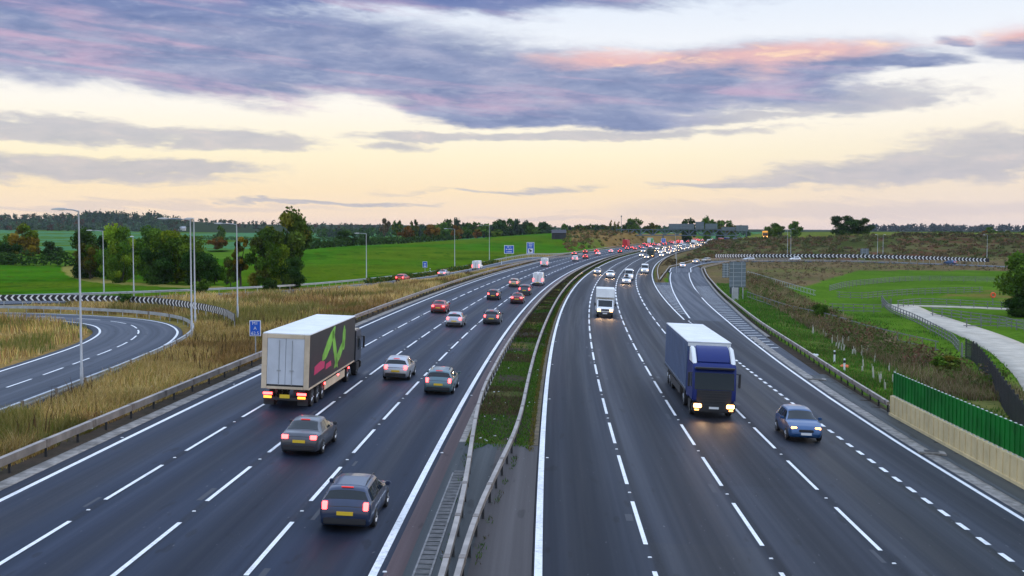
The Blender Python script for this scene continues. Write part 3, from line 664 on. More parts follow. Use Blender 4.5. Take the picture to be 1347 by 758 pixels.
def wheel_mb(r=.31, w=.2):
    t = MB(); N = 20; prof = [(-w / 2, r * .62), (-w / 2, r * .93), (-w / 2 + .03, r), (w / 2 - .03, r), (w / 2, r * .93), (w / 2, r * .62)]
    V = [(x, rr * math.cos(2 * math.pi * j / N), rr * math.sin(2 * math.pi * j / N)) for j in range(N) for x, rr in prof]; k = len(prof)
    t.add(V, [(j * k + i, j * k + i + 1, ((j + 1) % N) * k + i + 1, ((j + 1) % N) * k + i) for j in range(N) for i in range(k - 1)])
    d = MB()
    for sx in (-1, 1):
        d.add([(sx * w * .38, r * .64 * math.cos(2 * math.pi * j / N), r * .64 * math.sin(2 * math.pi * j / N)) for j in range(N)], [tuple(range(N))])
        for q in range(5):
            a = 2 * math.pi * q / 5; d.tube([(sx * w * .44, 0, 0), (sx * w * .44, r * .6 * math.cos(a), r * .6 * math.sin(a))], [.05, .035], 4)
    return t, d
KIND = {'hatch': dict(ax=(-1.22, 1.30), wr=.31, tw=.86, tl=(.64, -1.93, .86, .2, .1, .24), hl=(.60, 1.86, .70), pl=(-2.03, .62), side=[(-1.28, -.42, -1.2, -.42), (-.34, .82, -.34, .22)], rw=(-1.84, -1.64), ws=(.30, .92), mir=(.62, .98)),
        'saloon': dict(ax=(-1.38, 1.42), wr=.32, tw=.88, tl=(.62, -2.22, .84, .28, .1, .17), hl=(.62, 2.08, .68), pl=(-2.33, .66), side=[(-1.35, -.42, -.92, -.42), (-.34, .86, -.34, .22)], rw=(-1.64, -1.10), ws=(.30, .96), mir=(.66, .96)),
        'estate': dict(ax=(-1.38, 1.42), wr=.32, tw=.88, tl=(.68, -2.24, .88, .16, .1, .26), hl=(.62, 2.08, .70), pl=(-2.33, .64), side=[(-1.9, -1.1, -1.78, -1.1), (-1.02, -.22, -1.02, -.22), (-.14, .9, -.14, .24)], rw=(-2.16, -1.98), ws=(.30, .99), mir=(.68, .98)),
        'suv': dict(ax=(-1.30, 1.36), wr=.37, tw=.92, tl=(.73, -2.13, 1.02, .16, .1, .28), hl=(.66, 2.02, .86), pl=(-2.21, .78), side=[(-1.85, -1.15, -1.74, -1.15), (-1.07, -.25, -1.07, -.25), (-.17, .82, -.17, .24)], rw=(-2.07, -1.95), ws=(.30, .9), mir=(.62, 1.12)),
        'van': dict(ax=(-1.45, 1.75), wr=.34, tw=.96, tl=(.86, -2.58, 1.05, .13, .1, .5), hl=(.70, 2.50, .84), pl=(-2.61, .56), side=[(.55, 1.62, .55, 1.2)], rw=None, ws=(1.26, 1.84), mir=(1.5, 1.3)),
        'small_van': dict(ax=(-1.30, 1.35), wr=.31, tw=.86, tl=(.74, -2.14, .98, .12, .1, .4), hl=(.62, 1.96, .76), pl=(-2.16, .56), side=[(-.25, .92, -.25, .42)], rw=None, ws=(.44, 1.0), mir=(.75, 1.08))}
def lamp_box(c, d, sx): 
    m = MB(); m.box((c[0] * sx, c[1], c[2]), d); return m
_PARTS = {}
def car_parts(kind):
    """list of (part name, mesh, role, parent index); meshes are shared by every car of the kind"""
    if kind in _PARTS: return _PARTS[kind]
    k = KIND[kind]; lf = Loft(kind); P = []
    b = MB(); lf.body(b); P.append(('body', b.mesh('car_body', M_TRIM, smooth=True, sharp=.8), 'paint', None))
    if k['rw']:
        g = MB(); lf.patch(g, k['rw'][0], k['rw'][1], .80 if kind != 'saloon' else .82, 1.0, both=True); P.append(('rear_window', g.mesh('rear_window', M_GLASS, smooth=True), 'glass', None))
    else:
        for sx in (-1, 1):
            g = MB(); z0, z1 = (1.35, 2.0) if kind == 'van' else (1.12, 1.55); x1 = .72 if kind == 'van' else .62
            g.box((sx * x1 * .56, lf.L0 - .004, (z0 + z1) / 2 - .1), (x1 * .86, .02, z1 - .5)); P.append(('rear_door', g.mesh('rear_door', M_TRIM, bevel=.012), 'paint', None))
            d = MB(); d.box((sx * x1 * .05 + sx * .02, lf.L0 - .012, (z0 + .9) / 2 + .1), (.02, .03, z1 - .6)); P.append(('door_handle', d.mesh('door_handle', M_TRIM), 'trim', None))
    g = MB(); lf.patch(g, k['ws'][1], k['ws'][0], .80, 1.0, both=True); P.append(('windscreen', g.mesh('windscreen', M_GLASS, smooth=True), 'glass', None))
    for sx in (-1, 1):
        for q in k['side']:
            g = MB(); lf.patch(g, q[0], q[1], .575, .755, side=sx, y0t=q[2], y1t=q[3]); P.append(('side_window', g.mesh('side_window', M_GLASS, smooth=True), 'glass', None))
    x, y, z, dx, dy, dz = k['tl']
    for sx in (-1, 1):
        P.append(('tail_light', lamp_box((x, y - .03, z), (dx, dy + .06, dz), sx).mesh('tail_light', M_TAIL, bevel=.02), 'tail', None))
        hx, hy, hz = k['hl']; P.append(('headlight', lamp_box((hx, hy + .02, hz), (.3, .16, .14), sx).mesh('headlight', M_HEAD, bevel=.03), 'head', None))
        m = MB(); my, mz = k['mir']; wx = lf.at(my, .5)[0]; m.box((sx * (wx + .12), my, mz + (.25 if kind == 'van' else .05)), (.2, .1, .15 if kind != 'van' else .34)); P.append(('wing_mirror', m.mesh('wing_mirror', M_TRIM, bevel=.03), 'paint' if kind not in ('van',) else 'trim', None))
    for sx in (-1, 1):
        g = MB(); lf.patch(g, k['ax'][0] + .45, k['ax'][1] - .45, .03, .13, side=sx, off=.012); P.append(('sill', g.mesh('sill', M_TRIM, smooth=True), 'trim', None))
        for yy, v1 in [(q[1] + .02, .555) for q in k['side'][:-1]] + [(k['side'][-1][1] + .06, .5)]:
            g = MB(); lf.patch(g, yy, yy + .022, .15, v1, side=sx, off=.006, n=2); P.append(('door_seam', g.mesh('door_seam', M_TRIM), 'trim', None))
    g = MB(); ys = lf.L0 + .045; lf.patch(g, ys, ys + .012, .42, 1.0, off=.006, n=2, both=True); P.append(('boot_seam', g.mesh('boot_seam', M_TRIM), 'trim', None))
    if k['rw']:
        p_ = lf.at(k['rw'][1] + .10, .98); g = MB(); g.box((0, p_[1] - .05, p_[2] + .015), (.4, .05, .03)); P.append(('brake_light', g.mesh('brake_light', M_TAIL_OFF), 'tail2', None))
    m = MB(); m.box((0, k['pl'][0] - .015, k['pl'][1]), (.54, .03, .12)); P.append(('number_plate', m.mesh('rear_plate', M_PLATE_Y), 'plate_r', None))
    fy = lf.L1; fz = lf.r[-1, -1, 1]
    m = MB(); m.box((0, fy + .0, fz - .06), (.54, .05, .12)); P.append(('number_plate', m.mesh('front_plate', M_PLATE_W), 'plate_f', None))
    m = MB(); m.box((0, fy - .06, fz + .08), (.72, .14, .14)); P.append(('grille', m.mesh('grille', M_TRIM, bevel=.02), 'trim', None))
    m = MB(); m.box((0, lf.L0 + .02, .38), (1.72 * lf.r[2, 4, 0], .16, .2)); P.append(('bumper', m.mesh('rear_bumper', M_TRIM, bevel=.03), 'trim', None))
    t, d = wheel_mb(k['wr']); tm = t.mesh('wheel_tyre', M_TYRE, smooth=True); dm = d.mesh('wheel_rim', M_RIM)
    for ya in k['ax']:
        for sx in (-1, 1):
            wx = lf.at(ya, .2)[0]
            a = MB(); N = 18; a.add([(sx * (wx + .012), ya + (k['wr'] + .07) * math.cos(math.pi * 2 * j / N), max(.2, k['wr'] + (k['wr'] + .07) * math.sin(math.pi * 2 * j / N))) for j in range(N)] + [(sx * (wx - .14), ya + (k['wr'] + .07) * math.cos(math.pi * 2 * j / N), max(.2, k['wr'] + (k['wr'] + .07) * math.sin(math.pi * 2 * j / N))) for j in range(N)],
                               [tuple(range(N))] + [(j, (j + 1) % N, N + (j + 1) % N, N + j) for j in range(N)])
            P.append(('wheel_arch', a.mesh('wheel_arch', M_TRIM), 'trim', None))
            P.append(('wheel', tm, 'tyre', (sx * (wx - .065), ya, k['wr']))); P.append(('rim', dm, 'rim', len(P) - 1))
    if kind in ('suv', 'estate'):
        for sx in (-1, 1):
            m = MB(); zr = lf.at(-.6, .86)[2]; xr = lf.at(-.6, .86)[0]; m.tube([(sx * xr, -1.5, zr - .0), (sx * xr, -1.35, zr + .07), (sx * xr, .0, zr + .07), (sx * xr, .15, zr)], .018, 6); P.append(('roof_rail', m.mesh('roof_rail', M_TRIM), 'trim', None))
    _PARTS[kind] = P; return P
def road_matrix(s, t, rev=False, yaw=0.0, h=0.0):
    x, y, z = road(s, t, h); th = PSI + K * (s - 10) + yaw
    fw = Vector((math.sin(th), math.cos(th), 0)); rt = Vector((math.cos(th), -math.sin(th), -CF)).normalized()
    if rev: fw, rt = -fw, -rt
    up = rt.cross(fw).normalized()
    return Matrix(((rt.x, fw.x, up.x, x), (rt.y, fw.y, up.y, y), (rt.z, fw.z, up.z, z), (0, 0, 0, 1)))
def ground_matrix(x, y, hd, h=0.04):
    z = float(ground(np.array([x]), np.array([y]))[0]) + h; fw = Vector((math.sin(hd), math.cos(hd), 0)); rt = Vector((math.cos(hd), -math.sin(hd), 0))
    return Matrix(((rt.x, fw.x, 0, x), (rt.y, fw.y, 0, y), (rt.z, fw.z, 1, z), (0, 0, 0, 1)))
def set_mat(o, m):
    o.material_slots[0].link = 'OBJECT'; o.material_slots[0].material = m
def car(kind, colour, label, cat, M, head=None, tail='lit', group='cars on the motorway', name=None):
    root = empty(name or {'hatch': 'hatchback', 'saloon': 'saloon_car', 'estate': 'estate_car', 'suv': 'suv', 'van': 'panel_van', 'small_van': 'small_van'}[kind])
    tag(root, label, cat, group); root.matrix_world = M
    objs = []
    for n, me, role, par in car_parts(kind):
        if isinstance(par, int): o = link(n, me, objs[par])
        else:
            o = link(n, me, root)
            if isinstance(par, tuple): o.location = par
        objs.append(o)
        if role == 'paint': set_mat(o, PAINT[colour])
        if role == 'tail' and tail != 'lit': set_mat(o, M_TAIL_OFF)
        if role == 'head': set_mat(o, {'lit': M_HEAD, 'day': M_DAY, None: M_HEAD_OFF}[head])
    return root
_FAR = {}
def far_car(kind, colour, label, cat, M, head=None, tail='lit', group=None, name=None):
    """the same car as one mesh, for traffic only a few pixels tall"""
    key = (kind, head, tail)
    if key not in _FAR:
        V = []; Q = []; MI = []; sl = {'tail2': 3, 'paint': 0, 'glass': 1, 'trim': 2, 'tail': 3, 'head': 4, 'plate_r': 5, 'plate_f': 6, 'tyre': 2, 'rim': 7}
        P = car_parts(kind)
        for n, me, role, par in P:
            q = par if isinstance(par, tuple) else (P[par][3] if isinstance(par, int) else (0, 0, 0)); b = len(V)
            V += [(v.co.x + q[0], v.co.y + q[1], v.co.z + q[2]) for v in me.vertices]
            for f in me.polygons: Q.append([b + i for i in f.vertices]); MI.append(sl[role])
        me = bpy.data.meshes.new('far_' + kind); me.from_pydata(V, [], Q)
        for m in (M_TRIM, M_GLASS, M_TRIM, M_TAIL if tail == 'lit' else M_TAIL_OFF, {'lit': M_HEADFAR, 'day': M_DAY, None: M_HEAD_OFF}[head], M_PLATE_Y, M_PLATE_W, M_RIM): me.materials.append(m)
        me.polygons.foreach_set('material_index', MI); me.polygons.foreach_set('use_smooth', [True] * len(Q)); me.set_sharp_from_angle(angle=.8); _FAR[key] = me
    o = link(name or {'van': 'panel_van', 'small_van': 'small_van', 'suv': 'suv'}.get(kind, 'car'), _FAR[key]); set_mat(o, PAINT[colour]); o.matrix_world = M
    return tag(o, label, cat, group)
G1 = 'cars driving away on the left carriageway'; G2 = 'cars approaching on the right carriageway'
def L(s, t, yaw=0.0): return road_matrix(s, t, False, yaw, .009)
def A(s, t, yaw=0.0): return road_matrix(s, t, True, yaw, .009)
# nearest traffic driving away (s is the rear bumper in the photograph, cars are centred two metres further on)
car('estate', 'slate', 'dark blue grey estate car with red tail lights, nearest car to the bridge', 'car', L(39.3, -4.2), group=G1)
car('saloon', 'grey', 'dark grey saloon car just behind the big box trailer', 'car', L(51.0, -8.3), group=G1)
car('hatch', 'silver', 'silver hatchback with red tail lights, beside the front of the box trailer', 'car', L(76.0, -7.7), group=G1)
car('estate', 'teal', 'dull teal estate car in the lane by the median, left of the grass end', 'car', L(70.8, -4.3), group=G1)
car('saloon', 'red', 'bright red saloon car driving away in the second lane', 'car', L(134.5, -11.9), group=G1)
car('hatch', 'silver', 'silver hatchback just ahead and right of the bright red car', 'car', L(117.2, -8.1), group=G1)
car('estate', 'grey', 'dark grey estate car alone in the lane by the median, level with the silver hatchback', 'car', L(122.6, -4.7), group=G1)
car('hatch', 'black', 'small black hatchback driving alone in the third lane, left of a white topped pair', 'car', L(162.8, -8.0), group=G1)
car('saloon', 'darkred', 'dark red saloon with yellow plate, rearmost of the two cars behind the white van', 'car', L(157.3, -4.2), group=G1)
car('suv', 'grey', 'grey SUV with pale roof tucked between the dark red saloon and the white van', 'suv', L(177.2, -4.5), group=G1)
car('hatch', 'gold', 'pale gold hatchback with bright yellow plate, left of the tall white van', 'car', L(200.2, -8.1), group=G1)
car('van', 'white', 'tall white panel van in the lane by the median, seen from behind', 'van', L(209.5, -4.5), group=G1)
car('van', 'white', 'white panel van in the left lane below the camera sign', 'van', L(309.3, -11.7), group=G1)
car('small_van', 'white', 'small white van far up the left carriageway, right of the white panel van', 'van', L(363.6, -8.1), group=G1)
for s, t, k, c, lb in [(394, -7.6, 'hatch', 'red', 'red hatchback just beyond the small white van'), (442.5, -7.9, 'saloon', 'white', 'white saloon ahead of the red hatchback on the curve'), (474.4, -12, 'suv', 'red', 'red SUV in the second lane beside the grassy mound'),
                       (461, -15.1, 'hatch', 'darkred', 'dark red hatchback in the nearside lane below the tall dry grass'), (428, -15.3, 'saloon', 'grey', 'grey saloon with red lights in the nearside lane by the dark barn'), (489, -7.7, 'estate', 'white', 'white estate car just behind the red lorry'), (493, -4.3, 'hatch', 'black', 'black hatchback by the median below the red lorry')]:
    far_car(k, c, lb, 'car', L(s, t), group=G1)
# slip road on the left
def seg_mat(LL, d, rev=False, off=0.0, h=.045):
    c = chain(LL); x = np.interp(d, c, LL[:, 0]); y = np.interp(d, c, LL[:, 1]); dx = np.interp(d + 1, c, LL[:, 0]) - x; dy = np.interp(d + 1, c, LL[:, 1]) - y
    hd = math.atan2(dx, dy); x += math.cos(hd) * off; y -= math.sin(hd) * off
    return ground_matrix(float(x), float(y), hd + (math.pi if rev else 0), h)
def at_near(LL, x, y): return float(chain(LL)[np.argmin(np.hypot(LL[:, 0] - x, LL[:, 1] - y))])
car('saloon', 'silver', 'silver saloon with red lights on the left slip road', 'car', seg_mat(ONSLIP, at_near(ONSLIP, -12.1, 241)), group='cars on the slip roads')
car('van', 'white', 'white van with a yellow lower rear on the left slip road', 'van', seg_mat(ONSLIP, at_near(ONSLIP, -9, 280)), group='cars on the slip roads', name='panel_van')
car('hatch', 'red', 'red car half hidden by the dry grass where the left slip road begins', 'car', seg_mat(ONSLIP, at_near(ONSLIP, -18.7, 214)), group='cars on the slip roads')
# approaching
car('hatch', 'blue', 'dark blue hatchback coming down the right lane beside the blue lorry', 'car', A(60.0, 15.5), 'day', None, G2)
car('suv', 'white', 'white pickup style SUV approaching in the second lane behind the box truck', 'suv', A(256, 7.9), 'lit', None, G2)
car('hatch', 'silver', 'silver hatchback with bright headlights in the lane by the median grass', 'car', A(274, 4.3), 'lit', None, G2)
_w = car('estate', 'white', 'white estate car with a dark roof box, in front of a white van', 'car', A(230.5, 11.6), 'lit', None, G2)
_b = MB(); _b.box((0, -.5, 1.72), (.8, 1.7, .36), top=(.8, .85)); _o = tag(_b.build('roof_box', M_TRIM, bevel=.08), 'dark roof box strapped on top of the white estate car', 'roof box'); _o.matrix_world = _w.matrix_world.copy()
car('van', 'white', 'white van right behind the estate car with the roof box', 'van', A(249.5, 12.0), 'lit', None, G2)
car('van', 'white', 'white van with lit headlights alone in the lane beside the gore', 'van', A(293, 15.4), 'lit', None, G2)
for s, t, k, c, lb in [(449, 8.3, 'saloon', 'white', 'white saloon with headlights left of the dark lorry'), (424, 11.8, 'hatch', 'silver', 'silver hatchback in front of the dark lorry'), (462, 15.3, 'hatch', 'white', 'white hatchback close to the brown verge, right of the dark lorry')]:
    far_car(k, c, lb, 'car', A(s, t), 'lit', None, G2)
# slip road on the right
car('hatch', 'white', 'white hatchback leading the pair coming down the right slip road', 'car', road_matrix(348, 25.6, True, -.05, .01), 'day', None, 'cars on the slip roads')
car('saloon', 'silver', 'silver saloon with headlights following the white hatchback on the right slip road', 'car', seg_mat(SLIPR, at_near(SLIPR, 59, 367), True), 'lit', None, 'cars on the slip roads')
car('estate', 'gold', 'pale gold estate car turning onto the right slip road by the end of the chevrons', 'car', seg_mat(SLIPR, at_near(SLIPR, 65.5, 380), True), None, None, 'cars on the slip roads')
car('saloon', 'silver', 'silver saloon passing left end of the long chevron board', 'car', seg_mat(SLIPR, at_near(SLIPR, 82, 399), True), None, None, 'cars on the slip roads')
car('hatch', 'white', 'pale car passing the middle of the long chevron board', 'car', seg_mat(SLIPR, at_near(SLIPR, 101, 407), True), None, None, 'cars on the slip roads')
car('hatch', 'blue', 'bright blue car below the chevron board near its far end', 'car', seg_mat(SLIPR, at_near(SLIPR, 146, 381), True), None, None, 'cars on the slip roads')
# headlamp beams of the nearest approaching traffic
def beams(s, t, y1, z, power=170):
    for o in (-.65, .65):
        l = bpy.data.lights.new('headlamp_beam', 'SPOT'); l.energy = power; l.color = (1.0, .62, .32); l.spot_size = R(75); l.spot_blend = .9; l.shadow_soft_size = .08
        b = bpy.data.objects.new('headlamp_beam', l); COL.objects.link(b); M = road_matrix(s, t, True); b.location = M @ Vector((o, y1, z)); d = (M.to_3x3() @ Vector((0, 1, -.16))).normalized(); b.rotation_euler = d.to_track_quat('-Z', 'Y').to_euler()
for s, t, y1, z in [(72.4, 11.7, 8.15, .8), (140.6, 7.6, 3.4, .9), (256, 7.9, 2.3, .9), (274, 4.3, 2.1, .75), (230.5, 11.6, 2.35, .75), (293, 15.4, 2.75, .9)]: beams(s, t, y1, z)
# far queue under the gantry: only lights and roofs can be told
rq = random.Random(5)
for t in (4.0, 7.7, 11.6, 15.4):
    s = 500 + rq.uniform(0, 20)
    while s < 1050:
        k = rq.choice(['hatch', 'saloon', 'suv', 'estate', 'hatch', 'van']); c = rq.choice(['white', 'silver', 'white', 'grey', 'black', 'silver', 'red', 'navy'])
        far_car(k, c, 'tiny distant %s with headlights on in the queue under the gantry' % ('van' if k == 'van' else 'car'), 'van' if k == 'van' else 'car', A(s, t), 'lit', None, 'queue of headlights under the gantry')
        s += rq.uniform(16, 38)
for t in (-4.4, -8.0, -11.5, -15):
    s = 545 + rq.uniform(0, 25)
    while s < 900:
        if not (t < -10 and s < 660):
            far_car(rq.choice(['hatch', 'saloon', 'suv', 'estate']), rq.choice(['white', 'silver', 'red', 'grey', 'black', 'navy']), 'tiny distant car with red tail lights on the left carriageway by the gantry', 'car', L(s, t), group='distant red tail lights')
        s += rq.uniform(18, 44)

# ------------------------------------------------------------------ lorries
M_CURT = mat('blue_curtain', (0.060, 0.10, 0.19), 0.6, var=.12, vscale=1.2, stretch=(1, 1, .2))
M_STRAP = mat('curtain_strap', (.03, .05, .10), .6)
M_CAB = mat('cab_blue', (0.005, 0.018, 0.135), 0.42, 0.0, coat=.1, spec=.3)
M_WHITE = mat('white_gelcoat', (0.74, 0.74, 0.72), 0.45, var=.08, vscale=.7, dirt=(.3, (.5, .48, .44)))
M_GREYDOOR = mat('grey_doors', (0.55, 0.57, 0.60), 0.5, var=.08, vscale=.8)
M_ORANGE = mat('orange_frame', (0.62, 0.49, 0.34), 0.5, var=.15, vscale=1)
M_BLACKC = mat('black_curtain', (0.016, 0.018, 0.022), 0.5, var=.2, vscale=1)
M_GREEN = mat('lime_print', (0.20, 0.50, 0.05), 0.5, var=.25, vscale=.8)
M_PINK = mat('pink_print', (0.55, 0.03, 0.12), 0.5)
M_STEELB = mat('chassis', (0.03, 0.03, 0.032), 0.6)
M_REFL = mat('orange_flap', (0.75, 0.18, 0.02), 0.5, emit=(1, .25, .02), es=.4)
_tw = wheel_mb(.5, .34); _TWM = (_tw[0].mesh('lorry_tyre', M_TYRE, smooth=True), _tw[1].mesh('lorry_rim', M_RIM))
def big_wheels(root, ys, x=1.0, z=.5, scale=1.0):
    for y in ys:
        for sx in (-1, 1):
            w = link('wheel', _TWM[0], root); w.location = (sx * x, y, z); w.scale = (scale,) * 3; link('rim', _TWM[1], w)
def trailer(root, y0, y1, body_m, roof_m, top, W=2.55, floor=1.12, rear_m=None, frame_m=None, axles=(1.6, 2.95, 4.3), straps=False):
    """box body from y0 (rear) to y1 (front)"""
    yc, ln = (y0 + y1) / 2, y1 - y0
    m = MB(); m.box((0, yc, (floor + top) / 2), (W, ln, top - floor))
    if straps:
        for k in range(int(ln / .75)):
            for sx in (-1, 1): m.box((sx * (W / 2 + .002), y0 + .5 + k * .75, (floor + top) / 2 - .05), (.02, .05, top - floor - .25), 1); m.box((sx * (W / 2 + .006), y0 + .5 + k * .75, floor + .16), (.03, .07, .14), 2)
    m.build('trailer_body', [body_m, M_STRAP, M_GALV], root)
    m = MB(); m.box((0, yc, top + .03), (W + .02, ln + .02, .07)); m.build('roof', roof_m, root, bevel=.02)
    m = MB()
    for sx in (-1, 1): m.box((sx * .5, yc, floor - .12), (.14, ln - .3, .22))
    m.build('chassis', M_STEELB, root)
    m = MB()
    for sx in (-1, 1): m.box((sx * (W / 2 - .03), yc + .6, .75), (.05, ln * .45, .45)); m.box((sx * (W / 2 + .012), yc, floor + .03), (.03, ln, .09))
    m.build('side_guard', frame_m or M_STEELB, root)
    big_wheels(root, [y0 + a for a in axles])
    if rear_m:
        for sx in (-1, 1):
            m = MB(); m.box((sx * (W / 4 - .135), y0 - .02, (floor + top) / 2 + .02), (W / 2 - .285, .05, top - floor - .42)); d = m.build('rear_door', rear_m, root, bevel=.012)
            q = MB(); q.tube([(sx * .35, y0 - .065, floor + .2), (sx * .35, y0 - .065, top - .3)], .018, 6); q.box((sx * .35, y0 - .08, floor + 1.0), (.2, .03, .05)); q.build('lock_rod', M_GALV, d)
        m = MB()
        for sx in (-1, 1): m.box((sx * (W / 2 - .13), y0 - .03, (floor + top) / 2), (.28, .07, top - floor))
        m.box((0, y0 - .032, top - .1), (W - .56, .07, .2)); m.box((0, y0 - .032, floor + .06), (W - .56, .07, .14)); m.build('rear_frame', frame_m, root, bevel=.01)
        m = MB(); m.box((0, y0 + .05, .58), (2.3, .1, .16)); m.build('underrun_bar', M_STEELB, root, bevel=.01)
        for sx in (-1, 1):
            m = MB(); m.box((sx * .92, y0 - .02, .86), (.5, .06, .13)); m.build('tail_light', M_TAIL, root, bevel=.015)
            m = MB(); m.box((sx * .92, y0 - .03, .67), (.42, .03, .12)); m.build('reflector', M_AMBER, root)
            m = MB(); m.box((sx * .92, y0 + .25, .42), (.55, .03, .42)); m.build('mud_flap', M_STEELB, root)
        m = MB(); m.box((0, y0 - .03, .72), (.54, .03, .2)); m.build('number_plate', M_PLATE_Y, root)
def tractor(root, y1, cab_m, h=3.0, white_roof=None, lights=M_HEAD, W=2.45):
    """cab whose front face is at y1 facing +Y"""
    m = MB(); m.prism([(y1 - 2.25, .95), (y1 - .02, .95), (y1, 1.5), (y1 - .22, 2.75), (y1 - .5, h), (y1 - 2.25, h)], 'x', -W / 2, W / 2); m.build('cab', cab_m, root, bevel=.07)
    m = MB(); m.prism([(y1 - .018, 1.62), (y1 + .012, 1.62), (y1 - .165, 2.56), (y1 - .2, 2.56)], 'x', -W / 2 + .12, W / 2 - .12); m.build('windscreen', M_GLASS, root)
    for sx in (-1, 1):
        m = MB(); m.box((sx * (W / 2 + .004), y1 - .85, 2.08), (.03, .9, .75), top=(1, .8), shift=(0, -.08)); m.build('side_window', M_GLASS, root)
        m = MB(); m.box((sx * (W / 2 + .2), y1 - .25, 2.15), (.12, .14, .8)); m.tube([(sx * (W / 2 - .05), y1 - .3, 2.55), (sx * (W / 2 + .2), y1 - .25, 2.5)], .025, 6); m.build('wing_mirror', M_TRIM, root, bevel=.03)
        m = MB(); m.box((sx * .92, y1 + .13, .72), (.44, .12, .22)); m.build('headlight', lights, root, bevel=.03)
        m = MB(); m.box((sx * .96, y1 + .14, .5), (.26, .06, .1)); m.build('fog_light', M_DAY, root, bevel=.02)
        m = MB(); m.box((sx * (W / 2 - .02), y1 - 1.3, .62), (.06, 1.0, .5)); m.build('step', M_TRIM, root, bevel=.02)
    m = MB(); m.box((0, y1 - .02, .62), (W, .34, .52)); m.build('bumper', M_TRIM, root, bevel=.06)
    m = MB(); m.box((0, y1 + .012, 1.2), (1.95, .05, .78)); g = m.build('grille', M_TRIM, root, bevel=.02)
    m = MB()
    for k in range(4): m.box((0, y1 + .045, .98 + .15 * k), (1.5, .02, .035))
    m.build('slats', M_STEELB, g)
    m = MB(); m.box((0, y1 - .12, 2.82), (W - .2, .34, .1)); m.build('sun_visor', M_TRIM, root, bevel=.03)
    m = MB(); m.box((0, y1 + .16, .62), (.54, .03, .12)); m.build('number_plate', M_PLATE_W, root)
    big_wheels(root, [y1 - 1.35, y1 - 4.6], x=1.02)
    m = MB(); m.box((0, y1 - 3.7, .8), (.9, 4.6, .24)); m.build('chassis', M_STEELB, root)
# blue articulated lorry approaching
r = empty('articulated_lorry'); tag(r, 'big blue articulated lorry with white roof and lit headlights, approaching', 'lorry'); r.matrix_world = A(64.4 + 8, 11.7)
tractor(r, 8.0, M_CAB, h=3.05)
m = MB(); m.prism([(5.75, 3.06), (7.2, 3.06), (7.05, 3.3), (6.4, 3.78), (5.8, 3.92)], 'x', -.95, .95); m.build('roof_deflector', M_CAB, r, bevel=.06)
for sx in (-1, 1):
    m = MB(); m.prism([(5.7, 3.0), (7.5, 3.0), (7.1, 3.3), (6.3, 3.8), (5.7, 3.85)], 'x', min(sx * .97, sx * 1.22), max(sx * .97, sx * 1.22)); m.build('fairing', M_WHITE, r, bevel=.05)
    m = MB(); m.box((sx * 1.2, 5.35, 2.2), (.06, .9, 2.6)); m.build('side_deflector', M_CAB, r, bevel=.02)
trailer(r, -8.5, 5.0, M_CURT, M_WHITE, 3.98, straps=True)
m = MB(); m.box((0, 5.02, 3.86), (2.5, .06, .2)); m.build('top_rail', M_WHITE, r)
# box trailer driving away
r = empty('box_trailer_lorry'); tag(r, 'large box trailer lorry with grey rear doors, orange frame and black printed sides', 'lorry'); r.matrix_world = L(60.6 + 8.2, -11.75)
trailer(r, -8.2, 5.4, M_BLACKC, M_WHITE, 4.05, rear_m=M_GREYDOOR, frame_m=M_ORANGE)
tractor(r, 8.4, mat('cab_black', (.02, .022, .028), .35, coat=.5), h=3.1, lights=M_HEAD)
def blob_print(cy, cz, ry, rz, a, seed, n=22):
    q = random.Random(seed); o = []
    for k in range(n):
        an = 2 * math.pi * k / n; f = 1 + .25 * math.sin(2 * an + seed) + q.uniform(-.1, .1); y, z = ry * f * math.cos(an), rz * f * math.sin(an); o.append((cy + y * math.cos(a) - z * math.sin(a), cz + y * math.sin(a) + z * math.cos(a)))
    return o
m = MB()
for args in [(-3.0, 3.1, 1.6, .5, .35, 1), (-1.2, 2.6, 1.2, .45, -.9, 2), (.3, 2.2, 1.5, .35, .5, 3), (1.6, 3.0, .9, .4, 1.2, 5)]: m.prism(blob_print(*args), 'x', 1.277, 1.281)
m.build('side_print', M_GREEN, r)
m = MB(); m.prism([(-6.9, 1.75), (-4.2, 1.85), (-4.1, 2.2), (-5.2, 2.35), (-6.8, 2.2)], 'x', 1.277, 1.283); m.prism([(-3.8, 1.7), (-2.2, 1.75), (-2.3, 2.05), (-3.7, 2.0)], 'x', 1.277, 1.283); m.build('side_lettering', M_PINK, r)
m = MB()
for y in (-4.0, 0.0, 3.5): m.box((1.29, y, .93), (.05, .22, .1))
m.build('marker_light', M_TAIL, r)
